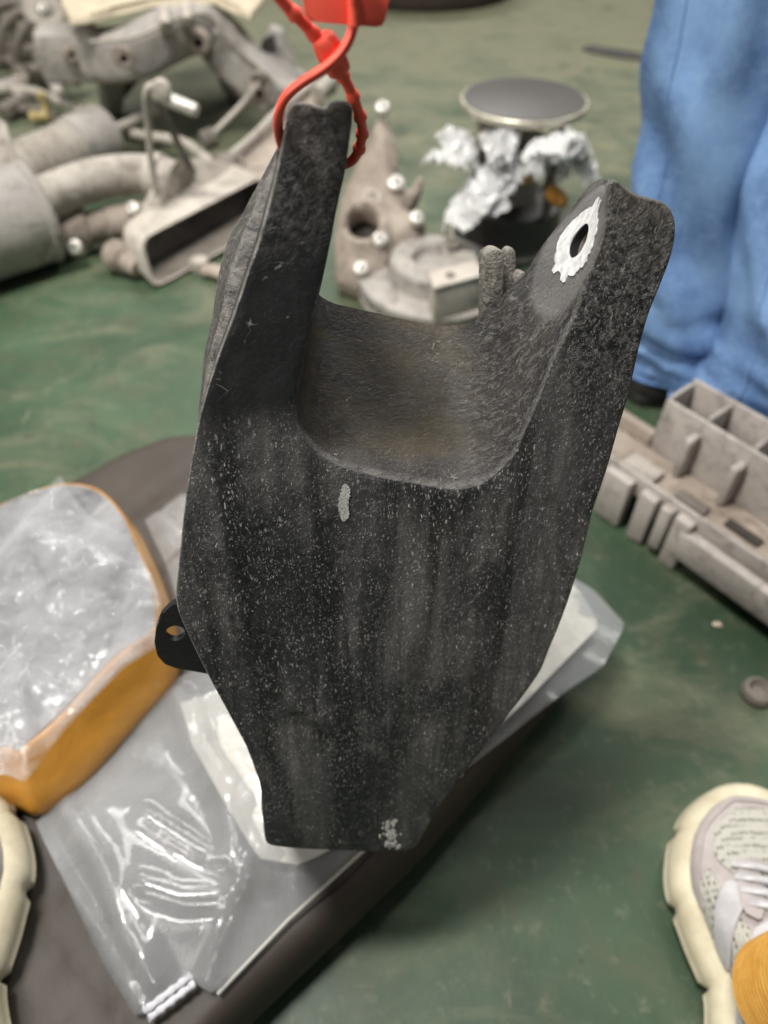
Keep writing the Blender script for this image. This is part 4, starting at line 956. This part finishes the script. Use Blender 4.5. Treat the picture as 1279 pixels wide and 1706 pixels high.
bm = NB(); tube(bm, smoothpath([W(152, 70, 0.232), W(222, 62, 0.24), W(292, 32, 0.252), W(345, 26, 0.242), W(398, 84, 0.18), W(452, 132, 0.128)], 6), 0.006, 8, 0.6); obj('seam_flange', bm, M['metal'], o)
for x_, y_, z_, r_ in ((205, 92, 0.20, 0.016), (330, 66, 0.20, 0.02), (118, 86, 0.17, 0.014), (430, 150, 0.11, 0.018)):
    p = W(x_, y_, z_); u_ = (CP-p).normalized(); u_ = (u_*Vector((1, 1, 0.35))).normalized()
    bm = NB(); lathe(bm, p+u_*0.018, u_, [(0, r_*1.3), (0.012, r_*1.25), (0.020, r_), (0.024, r_*0.95), (0.024, r_*0.5), (0.012, r_*0.45)], 22); bb = obj('boss', bm, M['metal_rust'], o)
    bm = NB(); lathe(bm, p+u_*0.030, u_, [(0, r_*0.44), (0.001, r_*0.44)], 16); obj('hole', bm, M['inner_shade'], bb)  # dark disc paints the shade down the hole
for pts_, w_ in (([W(232, 70, 0.20), W(236, 108, 0.14)], 0.006), ([W(268, 62, 0.21), W(262, 98, 0.15)], 0.006)):
    bm = NB(); tube(bm, [pts_[0], pts_[0].lerp(pts_[1], .5)+Vector((0, -.012, 0)), pts_[1]], w_, 8); obj('rib', bm, M['metal'], o)
for x_, y_ in ((272, 30), (308, 22)):
    bm = NB(); tube(bm, smoothpath([W(x_, y_-18, 0.262), W(x_+3, y_+8, 0.258), W(x_+2, y_+28, 0.22), W(x_-4, y_+42, 0.19)], 5), 0.010, 10, 0.6); obj('clip', bm, M['alloy'], o)
CV = W(250, -20, 0.28)
cvp = [(104,-40),(104,20),(118,44),(150,40),(190,26),(250,12),(300,4),(360,6),(400,26),(418,36),(440,10),(440,-60)]
bm = NB(); prism(bm, [W(x_, y_, 0.255-0.03*(max(0, x_-330)/100)) for x_, y_ in cvp], Vector((0, 0.01, 0.014)), 0.004)
tag(obj('cover_panel', bm, M['cardboard'], None, 40, (CV.x, CV.y, 0.25)), 'curved beige cover panel lying on top of the grey subframe', 'cover')
# scrap heap at the far left, piece by piece
o = thing('coil_spring', (*W(40, 60, 0).xy, 0), 'dark coil spring on its side at the upper left corner', 'spring')
pa, pb = W(-60, 20, 0.10), W(100, 100, 0.06); d = pb-pa; xx, yy = frame(d); pts = []
for i in range(6*20+1):
    t = i/120; pts.append(pa+d*t+(xx*math.cos(i*math.pi/10)+yy*math.sin(i*math.pi/10))*0.075)
bm = NB(); tube(bm, pts, 0.013, 8); obj('coil', bm, M['metal_dark'], o, 60)
o = thing('pulley', (*W(60, 20, 0).xy, 0), 'small dusty pulley in front of the coil spring', 'pulley')
bm = NB(); lathe(bm, W(70, 20, 0.16), (0.5, -0.7, 0.5), [(0, 0.02), (0, 0.045), (0.006, 0.048), (0.012, 0.040), (0.02, 0.048), (0.026, 0.045), (0.026, 0.02), (0.034, 0.016)], 28); obj('wheel', bm, M['metal'], o); bolt(W(72, 16, 0.20), (0.5, -0.7, 0.5), 0.011, o)
rodthing('ball_pin', [W(88, 100, 0.05), W(86, 125, 0.055), W(100, 162, 0.03)], [0.016, 0.010, 0.014], 'bent ball pin standing beside the subframe box end', 'pin', 'metal', [(W(86, 118, 0.07), (0.3, -1, 0.3), 0.026, 0.03)])
rodthing('hose', [W(-40, 120, 0.03), W(10, 100, 0.05), W(40, 130, 0.04), W(20, 175, 0.02), W(60, 185, 0.02), W(95, 200, 0.02)], 0.012, 'dark rubber hose curled in the scrap at the far left', 'hose', 'metal_dark')
o = thing('brass_fitting', (*W(66, 190, 0).xy, 0), 'small yellow brass fitting among the scrap left of the shock absorber', 'fitting')
m, nt, b = mat('dull_brass'); co = coords(nt); nt.links.new(mixc(nt, nz(nt, co, 60), (0.36, 0.27, 0.10), (0.55, 0.44, 0.2)), b.inputs['Base Color']); b.inputs['Roughness'].default_value = 0.5; M['brass'] = m
bm = NB(); pa = W(52, 196, 0.025); lathe(bm, pa, (1, 0.1, 0.1), [(0, 0.008), (0, 0.013), (0.012, 0.013), (0.014, 0.009), (0.03, 0.009), (0.032, 0.014), (0.042, 0.014), (0.042, 0.008)], 12); obj('body', bm, M['brass'], o)
bm = NB(); lathe(bm, W(78, 186, 0.03), (0, 0, 1), [(0, 0.007), (0.03, 0.007), (0.032, 0.011), (0.04, 0.011)], 12); obj('stem', bm, M['brass'], o)
o = thing('mount_bracket', (*W(-10, 215, 0).xy, 0), 'pale upright mounting bracket at the left edge behind the exhaust canister', 'bracket')
bm = NB(); prism(bm, [W(-60, 300, 0.14), W(30, 292, 0.15), W(16, 244, 0.19), W(4, 206, 0.215), W(-60, 190, 0.22)], Vector((-0.01, 0.02, 0)), 0.003); obj('plate', bm, M['metal'], o)
bm = NB(); tube(bm, [W(30, 292, 0.15), W(16, 244, 0.19), W(4, 206, 0.215)], 0.006, 10); obj('lip', bm, M['alloy'], o)
for k in range(7):
    px_, py_ = (-10, 30, 8, 60, 20, 96, 50, 120, 138)[k], (70, 92, 145, 60, 178, 60, 118, 200, 150)[k]
    p = W(px_, py_, 0.025); o = thing('scrap_lug', (p.x, p.y, 0), 'small dusty cast lug '+('under the coil spring at the left edge', 'beside the rubber hose at the far left', 'at the left edge in front of the hose', 'inside the end of the coil spring', 'above the ribbed bellows at the far left', 'touching the left side of the subframe end box', 'behind the thin tie rod')[k], 'scrap', 'small cast lugs in the scrap heap')
    bm = NB(); a = rnd.uniform(0, 3); x = Vector((math.cos(a), math.sin(a), rnd.uniform(-.2, .3))).normalized(); y = frame(x)[1]
    box(bm, p, x*rnd.uniform(.03, .05), y*0.014, x.cross(y)*0.018, 0.005); obj('arm', bm, M[('metal', 'metal_dark', 'metal_cool')[k % 3]], o)
    bm = NB(); lathe(bm, p+x*0.045-y*0.018, y, [(0, 0.009), (0, 0.02), (0.036, 0.02), (0.036, 0.009)], 16); obj('boss', bm, M['metal'], o)
# steering knuckle with hub bolts
KN = thing('steering_knuckle', (*W(620, 400, 0).xy, 0), 'dusty steering knuckle with pale bolt heads, seen between the two lugs', 'knuckle')
def upw(px_, py_, d0): return WY(px_, py_, d0)
def ky(py_): return W(600, 470, 0.03).y + (470-py_)*0.00085
def K3(px_, py_, dy=0.0): return WY(px_, py_, ky(py_)+dy)
kp = [(560,470),(556,400),(570,330),(594,275),(614,245),(626,205),(634,188),(646,196),(660,240),(664,275),(660,300),(682,318),(700,290),(706,298),(690,335),(676,350),(700,362),(712,380),(696,396),(668,412),(648,428),(640,452),(630,475),(610,492),(585,485)]
bm = NB(); pts = resample([K3(x_, y_) for x_, y_ in kp+[kp[0]]], 70)[:-1]
hl_ = []
kb = ((K3(620, 400)-K3(560, 400)).normalized(), (K3(600, 350)-K3(600, 420)).normalized()); ko = K3(606, 384); kn = kb[0].cross(kb[1]).normalized()
if kn.dot(CP-ko) < 0: kn = -kn
q2 = [Vector(((p-ko).dot(kb[0]), (p-ko).dot(kb[1]))) for p in pts]
hole = [Vector((0.026*math.cos(-2*math.pi*i/30), 0.024*math.sin(-2*math.pi*i/30))) for i in range(30)]
vv, ff, _ = fill2d(q2, 0.009, 0.2, [hole])
tv = []
for p in vv:
    d = polydist(p, q2); hz = 0.016*sst(0, 0.02, d)+0.006*noise.noise(Vector((p.x*30, p.y*30, 0)))+0.012*math.exp(-((p.length-0.034)/0.008)**2)
    tv.append(bm.verts.new(ko+kb[0]*p.x+kb[1]*p.y+kn*hz))
for f in ff: bm.faces.new([tv[i] for i in f])
ed = [e for e in bm.edges if e.is_boundary]; ex = bmesh.ops.extrude_edge_only(bm, edges=ed); 
for g in ex['geom']:
    if isinstance(g, bmesh.types.BMVert): g.co -= kn*0.045
obj('casting', bm, M['metal_rust'], KN, 60)
bm = NB(); lathe(bm, ko-kn*0.05, kn, [(0, 0.034), (0.034, 0.03)], 30, True); obj('hub_bore', bm, M['inner_shade'], KN)
for (x_, y_, r_) in ((637, 193, 0.0115), (659, 318, 0.0135), (693, 374, 0.0115), (633, 409, 0.0120), (602, 457, 0.0120)):
    bolt(K3(x_, y_)+kn*0.018, kn*0.9+Vector((0.05, -0.2, 0.25)), r_, KN)
bm = NB(); lathe(bm, K3(620, 342)+kn*0.008, kn, [(0, 0.017), (0.012, 0.016), (0.014, 0.012), (0.010, 0.007)], 20); obj('boss', bm, M['alloy'], KN)
# brake disc with caliper bracket
dc = W(722, 452, 0.045)
DS = thing('brake_disc', (dc.x, dc.y, 0), 'vented brake disc lying flat on the floor behind the saddle of the bracket', 'brake disc')
dn_ = Vector((0.03, -0.06, 1)).normalized(); rD = (W(822, 455, 0.045)-W(570, 455, 0.045)).length/2
bm = NB(); lathe(bm, dc-dn_*0.04, dn_, [(0.0, rD*0.9), (0.0, rD), (0.011, rD), (0.011, rD*0.95)], 64); obj('lower_ring', bm, M['metal'], DS)
bm = NB()
for k in range(44):
    a = 2*math.pi*k/44; x, y = frame(dn_); u_ = x*math.cos(a)+y*math.sin(a); w_ = dn_.cross(u_)
    box(bm, dc-dn_*0.0245+u_*rD*0.80, u_*rD*0.19, w_*0.0022, dn_*0.0055)
tag(obj('cooling_vanes', bm, M['metal_dark'], DS, 0), kind='stuff')
bm = NB(); lathe(bm, dc-dn_*0.019, dn_, [(0.0, rD*0.92), (0.0, rD), (0.012, rD), (0.014, rD*0.98), (0.014, rD*0.62), (0.040, rD*0.58), (0.044, rD*0.54), (0.044, rD*0.3), (0.030, rD*0.25)], 64); obj('upper_ring', bm, M['metal_cool'], DS, 30)
bm = NB(); lathe(bm, W(755, 410, 0.075), dn_, [(0, 0.012), (0.004, 0.012), (0.004, 0.006)], 16); obj('stud', bm, M['metal_dark'], DS)
o = thing('caliper_bracket', (*W(760, 500, 0).xy, 0), 'pale box shaped caliper bracket leaning on the brake disc behind the saddle', 'bracket')
ctop = [W(712, 458, 0.085), W(790, 440, 0.085), W(812, 462, 0.085), W(722, 486, 0.085)]
bm = NB(); prism(bm, ctop, Vector((0, 0, 0.006)), 0.0015); obj('top_plate', bm, M['alloy'], o)
g = sum(ctop, Vector((0, 0, 0)))/4
bm = NB(); prism(bm, [g+(p-g)*0.93-Vector((0, 0, 0.085)) for p in ctop], Vector((0, 0, 0.084)), 0.004); obj('housing', bm, M['metal'], o)
bm = NB(); lathe(bm, W(750, 459, 0.0915), (0, 0, 1), [(0, 0.007), (0.002, 0.007), (0.002, 0.003)], 14); obj('pin', bm, M['metal_dark'], o)
bm = NB(); box(bm, W(728, 515, 0.045), (0.003, 0, 0), (0, 0.004, 0), (0, 0, 0.044), 0.001); obj('edge_rib', bm, M['alloy'], o)
# round topped spring seat stand wrapped in film
m, nt, b = mat('bright_foil'); co = coords(nt); b.inputs['Base Color'].default_value = (0.93, 0.93, 0.92, 1); b.inputs['Roughness'].default_value = 0.22; b.inputs['Specular IOR Level'].default_value = 0.9; b.inputs['Coat Weight'].default_value = 0.8
b.inputs['Subsurface Weight'].default_value = 0.3; b.inputs['Subsurface Radius'].default_value = (0.02, 0.02, 0.02)
M['foil'] = m
sc_ = W(873, 167, 0.235)
ST = thing('round_stand', (sc_.x, sc_.y, 0), 'round dark topped stand with crumpled clear film and amber tape scraps', 'stand')
rT = (W(980, 172, 0.235)-W(766, 172, 0.235)).length/2
bm = NB(); lathe(bm, sc_-Vector((0, 0, 0.010)), (0, 0, 1), [(0, rT*0.93), (0.001, rT*0.985), (0.004, rT), (0.011, rT), (0.0125, rT*0.985), (0.0125, rT*0.95)], 72); tp = obj('top_rim', bm, M['rim'], ST)
bm = NB(); lathe(bm, sc_+Vector((0, 0, 0.0005)), (0, 0, 1), [(0, rT*0.96), (0.0035, rT*0.955), (0.004, rT*0.94)], 72)
m, nt, b = mat('black_plate'); co = coords(nt); nt.links.new(mixc(nt, nz(nt, co, 10, 5), (0.035, 0.034, 0.032), (0.075, 0.07, 0.063)), b.inputs['Base Color']); b.inputs['Roughness'].default_value = 0.45; M['plate'] = m
obj('top_plate', bm, M['plate'], ST)
for k in range(4):
    a = R(35+90*k); p = sc_+Vector((math.cos(a), math.sin(a), 0))*rT*0.84
    bm = NB(); tube(bm, [p-Vector((0, 0, 0.010)), Vector((p.x, p.y, 0.07))], 0.008, 12); obj('leg', bm, M['metal_dark'], ST)
bs = Vector((sc_.x, sc_.y, 0))
bm = NB(); lathe(bm, bs+Vector((0, 0, 0.001)), (0, 0, 1), [(0, rT*0.90), (0.006, rT*0.97), (0.012, rT*0.97), (0.016, rT*0.90), (0.07, rT*0.86), (0.074, rT*0.80), (0.075, rT*0.4)], 64); obj('base_drum', bm, M['plate'], ST)
bm = NB(); lathe(bm, bs+Vector((0, 0, 0.0045)), (0, 0, 1), [(0, rT*0.955), (0, rT*1.0), (0.005, rT*1.0), (0.005, rT*0.955)], 64, False); obj('base_rim', bm, M['rim'], ST)
bm = NB(); lathe(bm, bs+Vector((0, 0, 0.075)), (0, 0, 1), [(0, rT*0.42), (0.04, rT*0.40), (0.06, rT*0.5), (0.10, rT*0.5), (0.105, rT*0.3)], 32); obj('core', bm, M['metal'], ST)
def crumple(c, ax, ay, az, seed, rough=0.45):
    bm = NB(); bmesh.ops.create_icosphere(bm, subdivisions=5, radius=1)
    for v in bm.verts:
        p = v.co.copy(); k = 1+rough*(crinkle(Vector((p.x+p.z*0.7, p.y-p.z*0.4)), 1.6, seed)-0.45)+0.2*noise.noise(p*2.2+Vector((seed, 0, 0)))
        v.co = Vector(c)+(Vector(ax)*p.x+Vector(ay)*p.y+Vector(az)*p.z)*k
    return bm
def along(a, b_, w, t):
    a, b_ = Vector(a), Vector(b_); d = (b_-a)/2; x, y = frame(d); return (a+b_)/2, d, x*w, y*t
fy = sc_.y - rT*0.75
M['film_bright'] = film('bright_crumpled_film', 80, 0.85, 1.0, 30, (0.93, 0.93, 0.93), 0.15)
def F3(px_, py_, y_): return WY(px_, py_, y_)
def shred(a, b_, w, seed, bend=0.03):
    """a crushed strip of film between two points: sharp folds, ragged ends"""
    a, b_ = Vector(a), Vector(b_); d = b_-a; x = d.cross(Vector((0, 0.6, 1))).normalized(); y = x.cross(d).normalized(); nu, nv = 22, 12; g = []
    bm = NB()
    for i in range(nu):
        t = i/(nu-1); row = []
        for j in range(nv):
            q = -1+2*j/(nv-1); ww = w*(0.45+0.75*math.sin(math.pi*min(1, 0.12+0.8*t))+0.35*noise.noise(Vector((t*5, seed, q))))
            h = bend*math.sin(math.pi*t) - abs(q)**1.5*w*0.55 + 0.022*(crinkle(Vector((t*1.3, q*0.9+seed)), 2.4, seed)-0.4) + 0.011*noise.noise(Vector((t*15, q*5, seed)))
            row.append(bm.verts.new(a+d*(t+0.05*noise.noise(Vector((q*3, seed, t*4))))+x*q*ww+y*h))
        g.append(row)
    for i in range(nu-1):
        for j in range(nv-1): bm.faces.new((g[i][j], g[i][j+1], g[i+1][j+1])); bm.faces.new((g[i][j], g[i+1][j+1], g[i+1][j]))
    bmesh.ops.solidify(bm, geom=bm.faces[:], thickness=0.0012)
    return bm
for (a, b_, w, sd) in (((850, 252, fy), (742, 372, fy-0.02), 0.045, 1), ((838, 262, fy-0.02), (770, 365, fy-0.03), 0.035, 12), ((860, 262, fy-0.02), (808, 356, fy-0.02), 0.028, 15), ((885, 262, fy-0.01), (965, 228, fy), 0.046, 3), ((905, 285, fy-0.01), (972, 250, fy), 0.036, 5), ((752, 215, fy+0.04), (780, 275, fy+0.03), 0.028, 7), ((716, 262, fy+0.01), (770, 276, fy+0.01), 0.020, 8), ((818, 212, fy+0.03), (842, 272, fy), 0.024, 9), ((852, 205, fy+0.03), (835, 262, fy), 0.018, 19), ((905, 240, fy-0.02), (884, 292, fy-0.02), 0.016, 11), ((950, 262, fy), (992, 300, fy+0.02), 0.026, 13), ((925, 228, fy+0.01), (968, 262, fy), 0.03, 17)):
    obj('film_shred', shred(F3(a[0], a[1], a[2]+0.012), F3(b_[0], b_[1], b_[2]-0.07), w, sd, 0.012), M['foil'], ST, 16)
for (a, b_, w, t, sd) in (((856, 255, fy-0.015), (880, 305, fy-0.025), 0.018, 0.012, 21), ((912, 315, fy-0.03), (942, 340, fy-0.03), 0.020, 0.012, 22), ((975, 242, fy+0.05), (978, 265, fy+0.05), 0.010, 0.01, 23)):
    q = along(F3(*a), F3(*b_), w, t); obj('tape_scrap', crumple(*q, sd, 0.3), M['tape'], ST, 50)
# ribbed plastic absorber on the right
BB = thing('bumper_absorber', (*W(1150, 850, 0).xy, 0), 'beige ribbed plastic bumper carrier with open cells, right of the bracket near the jeans', 'car part')
e1 = (W(1120, 932, 0.002)-W(1032, 867, 0.002)); e1.z = 0; e1.normalize(); e2 = Vector((-e1.y, e1.x, 0))
o0 = W(1107, 925, 0.0); Z = Vector((0, 0, 1))
def LB(nm, a0, a1, b0, b1, z0, z1, bev=0.003, m='pale'):
    bm = NB(); c = o0+e1*(a0+a1)/2+e2*(b0+b1)/2+Z*(z0+z1)/2
    box(bm, c, e1*(a1-a0)/2, e2*(b1-b0)/2, Z*(z1-z0)/2, bev); return obj(nm, bm, M[m], BB, 40)
LB('tray', -0.16, 0.42, 0.006, 0.066, 0.058, 0.064, 0.002, 'metal_rust')
LB('front_lip', -0.16, 0.42, 0.0, 0.0055, 0.050, 0.080)
def along_e(px_, py_, z): return (W(px_, py_, z)-o0).dot(e1)
for xa, xb, yy, z in ((990, 1036, 860, 0.002), (1043, 1070, 897, 0.002), (1082, 1100, 907, 0.012), (1108, 1134, 930, 0.001)):
    a_ = along_e((xa+xb)/2, yy, z); w_ = (xb-xa)/1232*0.80*1.25; LB('fin', a_-w_/2, a_+w_/2, -0.014, -0.0005, z, 0.074)
a_ = along_e(1150, 888, 0.03)
LB('front_beam', a_, 0.42, -0.016, -0.0005, 0.022, 0.062, 0.005)
ac = along_e(1112, 683, 0.15)-0.022; bz = 0.140
LB('cell_wall', ac, 0.42, 0.114, 0.120, 0.02, bz+0.002); LB('cell_wall', ac, 0.42, 0.067, 0.073, 0.02, bz-0.004)
for k in (0.0, 0.050, 0.108, 0.175, 0.25): LB('cell_rib', ac+k, ac+k+0.006, 0.0735, 0.1135, 0.02, bz-0.001)
LB('cell_floor', ac+0.0065, 0.42, 0.0735, 0.1135, 0.072, 0.08, 0, 'metal_dark')
for k in (0.046, 0.104, 0.17): LB('buttress', ac+k, ac+k+0.010, 0.046, 0.0665, 0.065, bz-0.02, 0.003)
LB('back_rail', -0.16, ac-0.0005, 0.067, 0.080, 0.04, 0.082, 0.004, 'metal_rust'); LB('clip_block', ac, ac+0.045, 0.012, 0.038, 0.0645, 0.074, 0.004, 'metal')
LB('clip_block', ac+0.07, ac+0.11, 0.018, 0.034, 0.0645, 0.070, 0.003, 'metal_dark'); LB('slot_shade', ac+0.13, ac+0.172, 0.026, 0.0395, 0.0645, 0.068, 0.002, 'inner_shade')  # last block is dark to paint the shade of a slot
o = thing('wrapped_strip', (*W(1272, 985, 0).xy, 0), 'pale grey plastic offcut under the beige ribbed carrier at the right edge', 'plastic scrap')
q = along(W(1252, 965, 0.01), W(1300, 1015, 0.01), 0.018, 0.007); obj('film', crumple(*q, 31, 0.3), M['film_bright'], o, 50)
# small things on the floor
pp = [(968,82),(985,78),(1020,84),(1060,90),(1092,98),(1090,103),(1050,100),(1010,94),(980,88)]
bm = NB(); prism(bm, [W(x_, y_, 0.0005) for x_, y_ in pp], Vector((0, 0, 0.006)), 0.002); p = W(1030, 90, 0)  # dark floor mark, built as a thin raised strip
tag(obj('dark_floor_mark', bm, M['rubber'], None, 40, (p.x, p.y, 0)), 'thin dark mark on the floor left of the jeans', 'strip')
p = W(690, 5, 0.0); o = thing('tyre', (p.x, p.y+0.35, 0), 'dark brown tyre lying flat at the top edge, right of the red seal', 'tyre')
bm = NB(); rt_ = 0.33; prof = [(0.0, rt_*0.62), (0.0, rt_*0.94), (0.02, rt_*0.985), (0.06, rt_), (0.13, rt_), (0.17, rt_*0.985), (0.19, rt_*0.93), (0.19, rt_*0.66), (0.16, rt_*0.60), (0.03, rt_*0.60)]
m, nt, b = mat('dusty_tyre'); co = coords(nt); nt.links.new(mixc(nt, nz(nt, co, 14, 5), (0.032, 0.024, 0.02), (0.075, 0.05, 0.042)), b.inputs['Base Color']); b.inputs['Roughness'].default_value = 0.8; M['tyre'] = m
cT = W(712, 24, 0.0)+Vector((0, rt_, 0)); lathe(bm, (cT.x, cT.y, 0.001), (0, 0, 1), prof, 72, False); obj('carcass', bm, M['tyre'], o, 30)
p = W(1262, 1152, 0.006); o = thing('rubber_grommet', (p.x, p.y, 0), 'small dark grommet on the green floor at the right edge above the running shoe', 'grommet')
bm = NB(); lathe(bm, (p.x, p.y, 0.001), (0, 0, 1), [(0, 0.008), (0, 0.014), (0.004, 0.016), (0.010, 0.014), (0.012, 0.010), (0.006, 0.006)], 24); obj('ring', bm, M['metal_dark'], o)
p = W(1194, 1042, 0.0)
bm = NB(); bmesh.ops.create_icosphere(bm, subdivisions=2, radius=0.004)
for v in bm.verts: v.co = Vector((v.co.x*1.5, v.co.y*0.8, v.co.z*0.5))*(1+0.4*noise.noise(v.co*400))+Vector((p.x, p.y, 0.002))
tag(obj('paint_flake', bm, M['cardboard'], None, 40, None), 'tiny pale paint flake on the floor below the ribbed carrier', 'flake')
